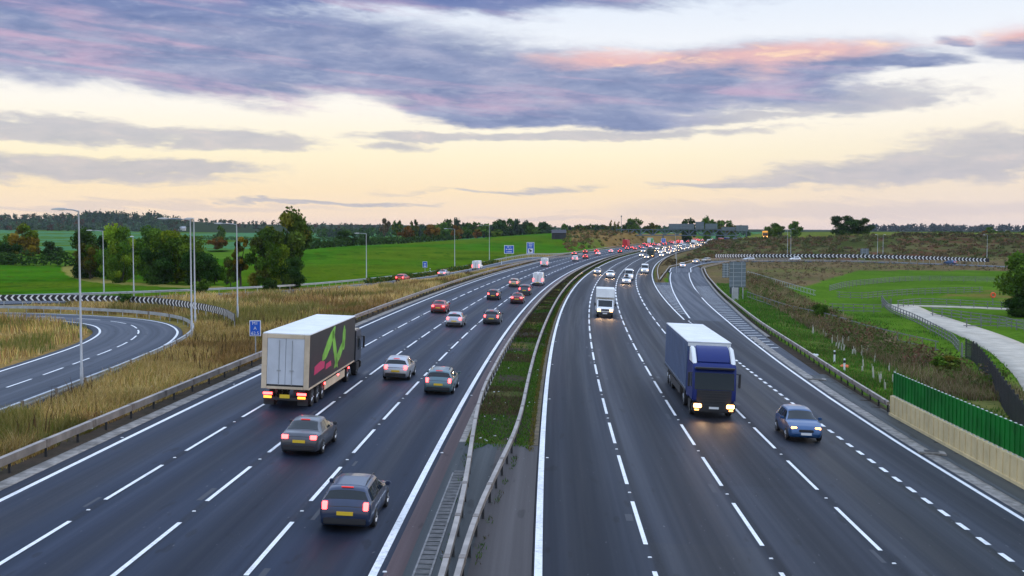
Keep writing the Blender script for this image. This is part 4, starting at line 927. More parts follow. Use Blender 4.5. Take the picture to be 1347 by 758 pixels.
# white box truck
r = empty('box_truck'); tag(r, 'white box truck with lit headlights approaching in the second lane', 'truck'); r.matrix_world = A(137.3 + 3.3, 7.6)
lf = Loft('van'); 
m = MB(); m.prism([(.6, .5), (2.9, .5), (3.22, .62), (3.28, 1.0), (2.75, 1.22), (2.1, 2.08), (.6, 2.12)], 'x', -.98, .98); m.build('cab', PAINT['white'], r, bevel=.07)
m = MB(); m.prism([(2.70, 1.27), (2.745, 1.25), (2.155, 2.03), (2.1, 2.03)], 'x', -.84, .84); m.build('windscreen', M_GLASS, r)
m = MB(); m.box((0, -1.2, 2.05), (2.25, 4.3, 2.65)); m.box((0, 1.25, 2.85), (2.25, .9, 1.05), top=(1, .8), shift=(0, -.09)); m.build('box_body', M_WHITE, r, bevel=.04)
for sx in (-1, 1):
    m = MB(); m.box((sx * .985, 1.75, 1.62), (.03, .95, .6), top=(1, .7), shift=(0, -.14)); m.build('side_window', M_GLASS, r)
    m = MB(); m.box((sx * .74, 3.24, .86), (.34, .14, .26)); m.build('headlight', M_HEAD, r, bevel=.03)
    m = MB(); m.box((sx * 1.22, 2.1, 1.5), (.2, .1, .36)); m.tube([(sx * .95, 2.1, 1.4), (sx * 1.2, 2.1, 1.45)], .02, 5); m.build('wing_mirror', M_TRIM, r, bevel=.03)
m = MB(); m.box((0, 3.27, .93), (.95, .06, .2)); m.build('grille', M_TRIM, r, bevel=.02)
m = MB(); m.box((0, 3.26, .48), (1.9, .18, .3)); m.build('bumper', M_TRIM, r, bevel=.05)
m = MB(); m.box((0, 3.37, .5), (.54, .03, .12)); m.build('number_plate', M_PLATE_W, r)
big_wheels(r, [-2.2, 2.3], x=.86, z=.36, scale=.72)
# distant lorries
def far_lorry(label, s, t, rev, cab_m, body_m, roof_m, length=12, top=3.9, cat='lorry', lights=True):
    m = MB(); h = length / 2
    m.box((0, -1.2, (1.1 + top) / 2), (2.5, length - 2.6, top - 1.1), 0); m.box((0, -1.2, top + .03), (2.52, length - 2.6, .06), 1)
    m.prism([(h - 2.2, .6), (h, .6), (h, 1.4), (h - .25, 2.9), (h - 2.2, 2.95)], 'x', -1.22, 1.22, 2); m.prism([(h - .015, 1.6), (h + .02, 1.6), (h - .15, 2.5), (h - .2, 2.5)], 'x', -1.1, 1.1, 3)
    m.box((0, -.5, .85), (.9, length - 1.2, .3), 4)
    for y in (-h + 1.2, -h + 2.5, h - 1.2):
        for sx in (-1, 1): m.prism([(y + .48 * math.cos(a), .49 + .48 * math.sin(a)) for a in np.linspace(0, 2 * math.pi, 14, endpoint=False)], 'x', sx * 1.05 - .16, sx * 1.05 + .16, 4)
    for sx in (-1, 1): m.box((sx * .9, h + .02, .8), (.4, .1, .2), 5); m.box((sx * .9, -h + .08, .85), (.4, .06, .16), 6)
    m.box((0, -h + .09, (1.1 + top) / 2), (2.1, .05, top - 1.5), 1)
    o = m.build('lorry', [body_m, roof_m, cab_m, M_GLASS, M_STEELB, M_HEAD if lights else M_HEAD_OFF, M_TAIL]); o.matrix_world = A(s, t) if rev else L(s, t)
    return tag(o, label, cat)
M_REDB = mat('red_body', (0.52, 0.02, 0.025), .5); M_GRB = mat('green_body', (0.04, 0.33, 0.12), .5)
far_lorry('bright red lorry with a cream rear in the nearside lane below the gantry leg', 600, -14.6, False, M_REDB, M_REDB, M_REDB, 11, 4.1)
far_lorry('white lorry with a green band ahead of the bright red lorry', 690, -14.2, False, M_WHITE, M_GRB, M_WHITE, 11, 4.0)
far_lorry('dark green lorry with amber headlights approaching on the bend', 446, 12.0, True, mat('cab_green', (.015, .035, .02), .4), mat('dark_green_body', (.018, .035, .024), .5), mat('dark_roof', (.03, .04, .035), .6), 9, 3.3)
far_lorry('red lorry in the distant queue under the gantry signs', 800, 15.2, True, M_REDB, M_REDB, M_WHITE, 12, 4.0)
far_lorry('dark blue lorry in the distant queue, right of the red one', 830, 15.4, True, M_CAB, M_CAB, M_WHITE, 13, 4.1)
far_lorry('white lorry in the distant queue under the gantry', 690, 11.6, True, M_WHITE, M_WHITE, M_WHITE, 10, 3.9)
far_lorry('pale lorry in the distant queue beside the brown verge', 740, 15.4, True, mat('cab_cream', (.6, .55, .42), .4), M_WHITE, M_WHITE, 12, 3.8)
_o = far_lorry('orange lorry with a glowing body on the rise right of the gantry', 500, 60, True, mat('cab_orange', (.6, .22, .02), .4), mat('orange_body_glow', (.75, .35, .03), .5, emit=(1, .45, .05), es=.5), M_WHITE, 8, 3.6)  # lit look put into the body colour as a glow; no beacons built
_o.matrix_world = ground_matrix(124, 560, math.pi + .2, .3)

# ------------------------------------------------------------------ barriers, posts, signs
def gz(x, y): return float(ground(np.array([float(x)]), np.array([float(y)]))[0])
def st_path(pts, step=3.0):
    P = np.array(pts, float); s = np.arange(P[0, 0], P[-1, 0] + .01, step); t = np.interp(s, P[:, 0], P[:, 1])
    k = max(1, int(6 / step)); tt = np.convolve(np.pad(t, k, 'edge'), np.ones(2 * k + 1) / (2 * k + 1), 'valid')
    x, y, z = road(s, tt); return np.stack([x, y, z], 1)
def xy_path(Lp, off=0.0):
    Lp = np.asarray(Lp, float); N = normals(Lp); P = Lp + N * off
    return np.column_stack([P, ground(P[:, 0], P[:, 1])])
def sweep(mb, path, prof, m=0):
    """closed profile of (sideways, up) carried along a 3-D path"""
    path = np.asarray(path); N = normals(path[:, :2]); k = len(prof); b = []
    for p, n in zip(path, N):
        for u, v in prof: b.append((p[0] + n[0] * u, p[1] + n[1] * u, p[2] + v))
    mb.add(b, [(i * k + j, i * k + (j + 1) % k, (i + 1) * k + (j + 1) % k, (i + 1) * k + j) for i in range(len(path) - 1) for j in range(k)] + [tuple(range(k)), tuple((len(path) - 1) * k + j for j in range(k))[::-1]], m)
def rectprof(w, z0, z1, o=0.0): return [(o - w / 2, z0), (o + w / 2, z0), (o + w / 2, z1), (o - w / 2, z1)]
def wprof(z, o=0.0): return [(o, z - .16), (o + .05, z - .13), (o + .05, z - .05), (o, z - .02), (o, z + .02), (o + .05, z + .05), (o + .05, z + .13), (o, z + .16), (o - .015, z + .16), (o - .015, z - .16)]
_POST = {}
M_JOINT = mat('rail_joint', (0.20, 0.17, 0.145), 0.55, 0.5, var=.3, vscale=3)
def along(path, step):
    c = chain(path[:, :2]); d = np.arange(.5, c[-1], step); return [np.array([np.interp(q, c, path[:, k]) for k in range(3)]) for q in d], [math.atan2(*(np.array([np.interp(q + .5, c, path[:, k]) for k in (0, 1)]) - np.array([np.interp(q, c, path[:, k]) for k in (0, 1)]))) for q in d]
def barrier(label, path, profs, rail_m, post_m, step=2.4, ph=.62, pw=.1, maxp=95, poff=0.0, spacer=False, cat='crash barrier', name='crash_barrier'):
    o = empty(name, tuple(path[0])); tag(o, label, cat)
    org = path[0]
    for pr in profs:
        m = MB(); sweep(m, path - org, pr)
        zz = [v for u, v in pr]; uu = [u for u, v in pr]
        jp, jh = along(path, 4.8)
        for a, h_ in zip(jp, jh):
            if np.hypot(a[0], a[1]) < 130: uc = (min(uu) + max(uu)) / 2; m.box((a[0] - org[0] + math.cos(h_) * uc, a[1] - org[1] - math.sin(h_) * uc, a[2] - org[2] + (min(zz) + max(zz)) / 2), (max(uu) - min(uu) + .024, .36, max(zz) - min(zz) + .024), 1, rz=-h_)
        m.build('rail', [rail_m, M_JOINT], o, smooth=True, sharp=.5)
    pts, hd = along(path, step); key = (ph, pw)
    if key not in _POST:
        q = MB(); q.box((0, 0, ph / 2 - .2), (pw, pw * .6, ph + .4)); _POST[key] = q.mesh('post', post_m)
    order = sorted(range(len(pts)), key=lambda i: np.hypot(*pts[i][:2])); rest = MB()
    for r_, i in enumerate(order):
        p = pts[i] - org
        if r_ < maxp:
            c = link('post', _POST[key], o); c.location = tuple(p); c.rotation_euler = (0, 0, -hd[i]); set_mat(c, post_m)
        else: rest.box((p[0], p[1], p[2] + ph / 2 - .2), (pw, pw * .6, ph + .4), rz=-hd[i])
    if rest.v: tag(rest.build('posts', post_m, o), kind='stuff')
    return o
bp = st_path([(-40, -18.3), (60, -18.3), (700, -18.4)])
barrier('long box beam crash barrier along the dry grass beside the left carriageway', bp, [rectprof(.22, .42, .74)], M_RAIL, M_DARK, 3.2, .6)
barrier('median crash barrier on the left carriageway side', st_path([(-40, -.42), (34, -.42), (41, -.5), (52, -1.0), (66, -1.5), (90, -1.45), (140, -1.1), (210, -.7), (400, -.55), (900, -.5)], 2.0), [rectprof(.17, .52, .72)], M_RAIL, M_DARK, 2.4, .6)
barrier('median crash barrier on the right carriageway side', st_path([(-40, -.02), (34, -.02), (41, .22), (49, .74), (57, 1.05), (90, 1.05), (140, 1.2), (900, 1.2)], 2.0), [rectprof(.17, .52, .72)], M_RAIL, M_DARK, 2.4, .6)
_rb = st_path([(69.7, 22.95), (88, 23.9), (110, 24.8), (133, 25.5), (169, 27.1), (243, 29.7), (300, 31.0), (340, 32.0)], 3.0)
_k = np.where((SLIPR[:, 1] > 372) & (SLIPR[:, 0] > 66))[0]; _rt = xy_path(SLIPR[_k[0]:_k[0] + 45], 5.2)
_rbx = catmull(np.vstack([_rb[:, :2][::4], _rt[:, :2][3::6]]), 3.0); _rbx = np.column_stack([_rbx, ground(_rbx[:, 0], _rbx[:, 1])])
barrier('twin beam crash barrier curving along the right slip road to the concrete wall', _rbx, [rectprof(.16, .50, .72, -.1), rectprof(.16, .30, .46, .08)], M_RAIL, M_DARK, 2.4, .6)
barrier('gore barrier arm beside the right carriageway', st_path([(245, 18.25), (250, 18.45), (275, 18.6), (329, 18.7), (900, 18.9)], 3.0), [rectprof(.16, .50, .72)], M_RAIL, M_DARK, 2.4, .6)
_ga = st_path([(245, 18.5), (258, 19.3), (290, 20.6), (324, 21.6), (350, 22.6)], 3.0); _gk = np.where(SLIPR[:, 1] > 368)[0][0]; _gt = xy_path(SLIPR[_gk + 1:_gk + 30], -4.6)
_gx = catmull(np.vstack([_ga[:, :2][::4], _gt[:, :2][2::6]]), 3.0); _gx = np.column_stack([_gx, ground(_gx[:, 0], _gx[:, 1])])
barrier('gore barrier arm curving along the inner edge of the right slip road', _gx, [rectprof(.16, .50, .72)], M_RAIL, M_DARK, 2.4, .6)
barrier('silver crash barrier round the outside of the left loop road', xy_path(LOOP[4:-6], 5.0), [wprof(.6, -.06), wprof(.6, -.02)], M_GALV, M_GALV, 2.4, .66, .08)
barrier('silver crash barrier between the left slip road and the green field', xy_path(ONSLIP, -4.9), [wprof(.62, .03)], M_GALV, M_GALV, 2.4, .7, .08)
_on = [i for i in range(len(ONSLIP)) if ONSLIP[i, 1] > 205]
barrier('crash barrier on the near side of the left slip road', xy_path(ONSLIP[_on], 4.3), [rectprof(.16, .46, .72)], M_RAIL, M_DARK, 2.4, .6)
# drainage grating and small ironwork
m = MB()
for s in np.arange(30, 47.2, .5):
    for k in range(4): 
        x, y, z = road(s + .1 * k, -1.2, .018); m.box((float(x), float(y), float(z)), (.42, .045, .012), rz=-.03)
x0, y0, z0 = road(38.5, -1.2, .008)
for o_ in (-.24, .24):
    pa = np.stack(road(np.arange(29.9, 47.6, 1.0), np.full(18, -1.2 + o_), .004), 1); sweep(m, pa, rectprof(.06, 0, .02))
tag(m.build('drain_grating', mat('cast_grating', (.17, .165, .16), .7, var=.3, vscale=3, dirt=(.4, (.1, .1, .09)))), 'long slotted drain grating in the paving left of the median barriers', 'drain')
for s, t, lb in [(56.6, 21.35, 'concrete drain cover in the gravel edge near the blue hatchback'), (85, 22.0, 'concrete drain cover by the gravel edge below the marker posts')]:
    m = MB(); m.box((0, 0, .05), (1.3, .8, .1)); m.box((0, 0, .11), (.7, .5, .03), 1); o = m.build('drain_cover', [M_CONC, M_DARK], bevel=.02); o.matrix_world = road_matrix(s, t, False, .15, .0); tag(o, lb, 'drain cover')
# road studs: bright little reflectors between the dashes
V = []
m = MB()
for t, ph in ((-13.25, 93.81), (-9.75, 58.3), (-6.15, 41.03), (5.72, 37.35), (9.64, 37.88), (13.58, 38.0)):
    s = ph % 9 + 27 - 1.5
    while s < 240: x, y, z = road(s, t, .014); m.box((float(x), float(y), float(z)), (.13, .1, .022), top=(.7, .7)); s += 9
for t, a in ((-16.9, 0), (-2.3, 0), (2.45, 0)):
    for s in np.arange(33, 240, 18): x, y, z = road(s, t, .014); m.box((float(x), float(y), float(z)), (.13, .1, .022), top=(.7, .7))
tag(m.build('road_studs', mat('stud_reflector', (.7, .7, .68), .3)), kind='stuff')
# noise wall
o = empty('noise_barrier', tuple(float(v) for v in road(40, 23.05))); tag(o, 'bright green noise barrier standing on a ribbed cream concrete wall', 'noise barrier')
org = np.array(o.location)
pth = st_path([(-30, 23.05), (69.4, 23.05)], 3.0) - org
M_CREAM = mat('cream_concrete', (.62, .49, .26), .8, var=.12, vscale=1.0, dirt=(.4, (.42, .33, .17)), bump=.2)
m = MB(); sweep(m, pth, rectprof(.4, -.3, 1.18)); sweep(m, pth, rectprof(.5, -.3, .16, -.02))
pts, hd = along(pth, .78)
for p, h_ in zip(pts, hd): m.box((p[0] - .2 * math.cos(h_), p[1] + .2 * math.sin(h_), p[2] + .6), (.07, .1, 1.1), rz=-h_)
m.build('concrete_wall', M_CREAM, o)
M_GREENP = mat('green_panel', (.003, .14, .015), .7, spec=.2, var=.25, vscale=.8, dirt=(.4, (.02, .09, .03)))
m = MB(); sweep(m, pth, rectprof(.07, 1.24, 2.58))
pts, hd = along(pth, .56)
for p, h_ in zip(pts, hd): m.box((p[0] - .045 * math.cos(h_), p[1] + .045 * math.sin(h_), p[2] + 1.92), (.06, .14, 1.36), rz=-h_)
pts, hd = along(pth, .56)
for p, h_ in zip(pts, hd): m.box((p[0], p[1], p[2] + 1.21), (.2, .12, .06), 1, rz=-h_); m.box((p[0], p[1], p[2] + 2.595), (.09, .16, .03), 1, rz=-h_)
m.build('green_panel', [M_GREENP, mat('pale_clamp', (.55, .56, .55), .5)], o)
# chevron boards
def chevron_board(label, pts, z0, hgt, pitch, side, post_h, name='chevron_board'):
    P = xy_path(catmull(pts, .4)); c = chain(P[:, :2]); N = normals(P[:, :2]); o = empty(name, tuple(P[0])); tag(o, label, 'chevron sign'); org = P[0]
    f = lambda d, k: np.interp(d, c, P[:, k]); nf = lambda d, k: np.interp(d, c, N[:, k])
    w = MB(); sweep(w, P - org, rectprof(.04, z0, z0 + hgt)); d = .2; arm = hgt * .42
    def pt(d_, z): d_ = min(max(d_, 0), c[-1]); return (f(d_, 0) + nf(d_, 0) * side * .03 - org[0], f(d_, 1) + nf(d_, 1) * side * .03 - org[1], f(d_, 2) + z - org[2])
    while d < c[-1] - pitch:
        for za, zb in ((z0 + .03, z0 + hgt / 2), (z0 + hgt - .03, z0 + hgt / 2)):
            a, b = d + (arm if DIRS < 0 else 0), d + (0 if DIRS < 0 else arm); wd = pitch * .33
            w.add([pt(a, za), pt(a + wd, za), pt(b + wd, zb), pt(b, zb)], [(0, 1, 2, 3)], 1)
        d += pitch
    w.build('board', [mat('sign_black', (.012, .013, .02), .5), mat('sign_white', (.78, .78, .78), .45)], o)
    pts_, hd = along(P, 2.4); pm = MB(); pm.box((0, 0, (post_h + z0) / 2 - .2), (.08, .08, z0 + post_h + .4)); pm = pm.mesh('post', M_GALV)
    for p, h_ in list(zip(pts_, hd))[:95]: q = link('post', pm, o); q.location = tuple(p - org - np.array([nf(0, 0) * 0, 0, 0])); q.location.x -= math.cos(h_) * side * .07; q.location.y += math.sin(h_) * side * .07
    return o
DIRS = 1
chevron_board('black and white chevron board round the left loop road', [(-26.8, 110), (-29.6, 117), (-33.5, 123.8), (-39, 131), (-44, 135.6), (-50, 138.6), (-63, 140.6), (-85, 141.5)], .75, .75, .82, -1, .7)
DIRS = -1
chevron_board('long black and white chevron board at the bend of the right slip road', [(71, 399.5), (79, 407), (90, 413.5), (104, 417.5), (118, 417.5), (132, 411), (146, 397), (158, 378)], .9, 1.25, 1.42, 1, 1.2)
# lamp posts
M_LAMPG = mat('lamp_column', (.40, .42, .44), .5, .5, var=.1, vscale=1)
M_LAMPH = mat('lamp_head', (.62, .64, .66), .4, .3)
def lamp(label, x, y, top, arm=1.8, az=-90.0, thick=1.0, twin=False):
    z = gz(x, y); h = top - z; o = empty('street_lamp', (x, y, z)); tag(o, label, 'street lamp', 'lamp columns by the roads')
    m = MB(); m.tube([(0, 0, -.3), (0, 0, 1.5), (0, 0, 1.55), (0, 0, h)], [.11 * thick, .105 * thick, .08 * thick, .05 * thick], 10); m.build('pole', M_LAMPG, o, smooth=True)
    m = MB(); m.box((.0, -.105, .8), (.12, .03, .5)); m.build('hatch', M_LAMPG, o)
    for sg in ((1, -1) if twin else (1,)):
        a = R(az) ; dx, dy = math.sin(a) * sg, math.cos(a) * sg
        if arm > .3:
            m = MB(); m.tube([(0, 0, h - .03), (dx * arm * .5, dy * arm * .5, h + .06), (dx * arm, dy * arm, h + .08)], [.045, .04, .035], 7); m.build('arm', M_LAMPG, o, smooth=True)
        m = MB(); m.prism([(-.0, -.05), (.35, -.07), (.85, -.03), (.85, .03), (.4, .09), (0, .06)], 'y', -.16, .16); q = m.build('lamp_head', M_LAMPH, o, bevel=.02)
        q.location = (dx * arm, dy * arm, h + .09); q.rotation_euler = (0, 0, math.atan2(dy, dx))
lamp('tallest grey lamp post, on the dry grass beside the left loop road', -25.0, 66.0, 11.25, .7, -90, .9)
lamp('grey lamp post at the right end of the loop barrier, arm pointing left', -28.3, 100.6, 11.1, 2.0, -90)
lamp('second lamp post close behind the one at the loop barrier', -30.6, 110.0, 11.2, .0, -90)
lamp('lamp post standing beyond the right end of the left chevron board', -28.9, 120, 10.8, 1.5, -90)
lamp('lamp post behind the chevron board with a short arm, left of the green trees', -61.2, 171, 10.1, 1.6, -90)
lamp('short lamp post behind the chevron board with no visible arm', -53.9, 162.5, 9.2, .0, 180)
lamp('lamp post alone in front of the bright green field', -26.4, 207, 9.6, 1.3, -90)
lamp('lamp post on the left slip road near the small blue marker sign', -14.6, 291, 10.6, 1.9, -90)
lamp('lamp post left of the two blue signs on the left slip road', -6.6, 333, 11.7, 2.2, -90)
lamp('left lamp post of the pair on the brown bank at the right', 108.5, 450, 10.8, .5, -90)
lamp('right lamp post of the pair on the brown bank at the right', 110.3, 452, 10.8, .5, 90)
lamp('left one of two thin posts behind the long chevron board', 140.8, 440, 8.6, .2, -90)
lamp('right one of two thin posts behind the long chevron board', 142.9, 440, 8.6, .2, 90)
lamp('lamp post with a bright head near the far right tree', 170.1, 409, 8.6, .8, -90)
lamp('thin lamp post on the gore island beside the right carriageway', 43.5, 302, 7.2, .0, -90, .8)
lamp('thin lamp post between the gore and the chevron board', 61.5, 430, 9.4, 1.2, -90, .9)
# signs
M_BLUE = mat('sign_blue', (.004, .095, .50), .45)
M_SWHITE = mat('sign_white', (.78, .78, .78), .45)
M_SBACK = mat('sign_back', (.14, .18, .20), .55, .2, var=.12, vscale=.6)
def text(parent, s, size, loc, m, rot):
    c = bpy.data.curves.new('lettering', 'FONT'); c.body = s; c.size = size; c.align_x = 'CENTER'; c.align_y = 'CENTER'; c.extrude = .004; c.resolution_u = 3; c.materials.append(m)
    tmp = bpy.data.objects.new('lettering', c); me = bpy.data.meshes.new_from_object(tmp); bpy.data.objects.remove(tmp)
    o = link('lettering', me, parent); o.location = loc; o.rotation_euler = rot; return o
def sign(label, x, y, w, h, zb, posts=(0,), yaw=0.0, name='road_sign', face=M_BLUE, cat='sign'):
    z = gz(x, y); o = empty(name, (x, y, z), yaw); tag(o, label, cat)
    m = MB(); m.box((0, 0, zb + h / 2), (w, .05, h)); m.build('border', M_SWHITE, o, bevel=.012)
    m = MB(); e = .06 * min(w, h); m.box((0, -.028, zb + h / 2), (w - 2 * e, .012, h - 2 * e)); m.build('panel', face, o)
    for px in posts: m = MB(); m.tube([(px, .06, -.3), (px, .06, zb + h * .9)], .045, 8); m.build('post', M_GALV, o)
    return o
UP = (R(90), 0, 0)
o = sign('small blue marker sign reading M1 A 62.5 beside the box trailer', -18.95, 84, .84, 1.16, 1.55)
text(o, 'M1', .34, (0, -.04, 2.5), M_SWHITE, UP); text(o, 'A', .34, (0, -.04, 2.13), M_SWHITE, UP); text(o, '62.5', .34, (0, -.04, 1.76), M_SWHITE, UP)
o = sign('tiny plain blue marker sign beside the left slip road', -19.6, 257, 1.05, 1.4, 1.3)
m = MB(); m.box((0, -.036, 2.2), (.4, .006, .16)); m.box((0, -.036, 1.9), (.25, .006, .16)); m.box((0, -.036, 1.6), (.55, .006, .16)); m.build('lettering', M_SWHITE, o)
o = sign('wide blue direction sign with three lines of white writing on the left slip road', -.9, 346, 2.95, 2.55, 2.0, (-.9, .9))
def strokes(o, rows, w, mtl=M_SWHITE):
    q = random.Random(3); m = MB()
    for z, hh, segs in rows:
        x = -sum(segs) / 2
        for i, g in enumerate(segs):
            if i % 2 == 0:
                k = max(2, int(g / (hh * .55))); dx = g / k
                for j in range(k): m.box((x + dx * (j + .5), -.037, z), (dx * .68, .006, hh * q.choice([.65, .7, 1.0])))
            x += g
    m.build('lettering', mtl, o)
strokes(o, [(4.02, .36, [.75, .2, .35]), (3.3, .42, [.55, .2, 1.2]), (2.55, .36, [.25, .12, 1.2])], 2.9)
o = sign('tall blue sign with a black camera symbol on a white square', 5.9, 365, 2.45, 3.75, 1.6, (-.7, .7))
strokes(o, [(4.85, .34, [1.3]), (4.35, .34, [1.1]), (3.85, .3, [1.0])], 2.4)
m = MB(); m.box((0, -.037, 2.6), (1.55, .008, 1.45)); m.build('white_square', M_SWHITE, o)
m = MB(); m.prism([(-.5, 3.1), (-.1, 3.15), (.1, 2.85), (.45, 2.7), (.45, 2.4), (.1, 2.35), (-.1, 2.1), (-.35, 2.1), (-.25, 2.5), (-.5, 2.75)], 'y', -.05, -.043); m.build('camera_symbol', mat('sign_black', (.012, .013, .02), .5), o)
x, y, z = (float(v) for v in road(640, 0.3)); o = sign('plain blue sign far off in the median below the gantry', x, y, 2.4, 2.4, 2.6, (-.5, .5))
strokes(o, [(4.3, .3, [1.1]), (3.6, .3, [1.4])], 2)
# sign backs on the right
def sign_back(label, x, y, panels, posts, rails, name='road_sign'):
    z = gz(x, y); o = empty(name, (x, y, z)); tag(o, label, 'sign back')
    for cx, w, z0, z1 in panels:
        m = MB(); m.box((cx, .0, (z0 + z1) / 2), (w, .05, z1 - z0)); p = m.build('panel', M_SBACK, o, bevel=.01)
        m = MB()
        for k in range(rails): m.box((cx, -.05, z0 + (z1 - z0) * (k + .5) / rails), (w, .05, .07))
        for k in range(2): m.box((cx + (k - .5) * w * .5, -.06, (z0 + z1) / 2), (.08, .06, z1 - z0))
        m.build('stiffener', M_GALV, p)
    for px in posts: m = MB(); m.tube([(px, .12, -.3), (px, .12, max(p[3] for p in panels) * .97)], .09, 8); m.build('post', M_GALV, o)
    return o
sign_back('tall grey back of a large sign beside the right slip road', 37.9, 191, [(-.15, 2.75, 2.0, 6.2), (-2.15, 1.1, 3.6, 6.0)], (-.8, .8), 6)
m = MB(); m.box((0, 0, .8), (.95, .75, 2.2)); m.box((0, 0, 1.93), (1.02, .82, .06)); m.box((0, -.385, .9), (.7, .03, 1.5)); o = m.build('roadside_cabinet', mat('cabinet_grey', (.40, .40, .39), .7, var=.15, vscale=1.2), bevel=.02); o.location = (36.9, 188.6, gz(36.9, 188.6)); tag(o, 'pale grey roadside cabinet at the foot of the large sign back', 'cabinet')
m = MB(); m.box((0, 0, .5), (1.6, .5, 1.9)); m.box((0, -.26, .6), (1.4, .03, 1.5)); o = m.build('roadside_cabinet', mat('cabinet_dark', (.04, .06, .07), .5), bevel=.02); o.location = (39.6, 203, gz(39.6, 203)); tag(o, 'dark low cabinet left of the large sign back', 'cabinet')
sign_back('small grey sign back on the bank above the long chevron board', 134, 434, [(0, 3.1, .9, 3.2)], (-.9, .9), 4)
# gantry
o = empty('sign_gantry', (0, 700, 0)); tag(o, 'long grey lattice gantry carrying backs of signs across the motorway', 'gantry')
M_GAN = mat('gantry_steel', (.10, .135, .155), .5, .3, var=.1, vscale=.3)
z0, z1 = 7.4, 11.0
for x in (64.6, 92.5, 137.0): 
    m = MB(); zb = min(gz(x, 700), float(road(705, 0)[2]) if 80 < x < 120 else 99); m.box((x, -.9, (zb + z0) / 2), (.7, .5, z0 - zb + .6)); m.box((x, .9, (zb + z0) / 2), (.7, .5, z0 - zb + .6)); m.build('leg', M_GAN, o)
m = MB()
for yy in (-1.2, 1.2):
    for zz in (z0, z1): m.box((101, yy, zz), (75, .45, .45))
    n = 20; xs = np.linspace(64, 138, n + 1)
    for i in range(n):
        a, b = (z0, z1) if i % 2 == 0 else (z1, z0)
        m.tube([(xs[i], yy, a), (xs[i + 1], yy, b)], .2, 5)
        if i % 2 == 0: m.tube([(xs[i], yy, z0), (xs[i], yy, z1)], .16, 5)
m.box((101, 0, z0 + .25), (75, 2.0, .12)); m.build('lattice', M_GAN, o)
for xa, xb, ya, yb in [(879, 912, 294.6, 302), (914, 925, 292, 301.5), (926.5, 942.6, 294.4, 301.6), (948, 966, 299, 303.5), (967, 983, 296.5, 304)]:
    X0, X1 = (xa - 673.5) * 700 / F, (xb - 673.5) * 700 / F; Z0, Z1 = CH - (yb - HZ) * 700 / F, CH - (ya - HZ) * 700 / F
    m = MB(); m.box(((X0 + X1) / 2, -1.55, (Z0 + Z1) / 2), (X1 - X0, .25, Z1 - Z0)); p = m.build('sign_panel', M_SBACK, o)
    m = MB()
    for k in range(int((X1 - X0) / 2.0) + 1): m.box((X0 + .3 + k * 2.0, -1.72, (Z0 + Z1) / 2), (.14, .1, Z1 - Z0))
    for k in range(3): m.box(((X0 + X1) / 2, -1.73, Z0 + (Z1 - Z0) * (k + .5) / 3), (X1 - X0, .1, .1))
    m.build('stiffener', M_GAN, p)
m = MB(); m.tube([(66.8, -1.2, z1), (66.8, -1.2, 19.5)], [.22, .1], 6); m.box((66.8, -1.2, 19.0), (.7, .3, 1.0)); m.build('mast', M_GAN, o)
o = empty('small_gantry', (0, 705, 0)); tag(o, 'short grey cantilever frame right of the long gantry', 'gantry')
m = MB(); m.box((144.5, 0, 5.5), (.6, .6, 11)); m.build('post', M_GAN, o); m = MB(); m.box((141.3, 0, 10.6), (6.5, .5, .5)); m.box((141.3, 0, 9.4), (6.5, .4, .4)); m.build('arm', M_GAN, o)
# fences
M_FENCE = mat('fence_timber', (.16, .16, .155), .8, var=.25, vscale=2)
M_PALI = mat('dark_palisade', (.022, .024, .028), .55, .2)
def rail_fence(label, pts, h=1.15, rails=3, step=2.2, m_=None, name='post_and_rail_fence', pw=.1):
    P = xy_path(catmull(pts, 2.0)); o = empty(name, tuple(P[0])); tag(o, label, 'fence'); org = P[0]; m_ = m_ or M_FENCE
    for k in range(rails):
        m = MB(); zz = h * (.95 - k * .72 / max(1, rails - 1)) if rails > 1 else h * .9; sweep(m, P - org, rectprof(.045, zz - .05, zz + .05)); m.build('rail', m_, o)
    q = MB(); q.box((0, 0, h / 2 - .15), (pw, pw, h + .35)); q = q.mesh('post', m_)
    p, hd = along(P, step)
    for a, b in list(zip(p, hd))[:95]: c = link('post', q, o); c.location = tuple(a - org); c.rotation_euler = (0, 0, -b)
    return o
rail_fence('grey rail fence along the left edge of the pale footpath', [(63.5, 196), (57, 172), (53.5, 152), (50, 135), (47.2, 122.5), (44, 112)], 1.2)
rail_fence('grey rail fence crossing the grass between the brown scrub and the footpath', [(46.5, 167), (50, 167.4), (54.5, 168.2)], 1.3, 3, 1.6)
rail_fence('grey rail fence along the far side of the footpath bend', [(61.5, 182), (67.8, 189), (72, 187.5), (79, 181)], 1.2)
rail_fence('double rail fence on the grass in front of the big right hand tree', [(61, 166), (63, 158), (64.5, 150), (64, 140), (70, 128)], 1.2)
rail_fence('second rail fence right of the footpath, nearest the photo edge', [(57.5, 145), (62, 146), (68, 143), (76, 138)], 1.2)
rail_fence('thin dark fence sweeping across the far green meadow', [(62.6, 225), (72, 245), (82.7, 260), (92, 271), (102, 276), (118, 270)], 1.3, 4, 2.6)
rail_fence('fence in the near meadow above the footpath bend', [(58.4, 205), (62, 203), (70, 212), (80, 222), (95, 230)], 1.2)
rail_fence('pale two rail handrail running down the brown bank', [(60.7, 294), (59.5, 272), (58.1, 251), (56.5, 228), (55.4, 208)], 1.1, 2, 3.0, M_GALV)
rail_fence('wire fence running through the brown scrub beside the slip road', [(40.6, 197), (40, 180), (39.6, 162), (41.0, 146), (40.7, 130), (42, 112)], 1.1, 2, 3.0, None, 'wire_fence', .07)
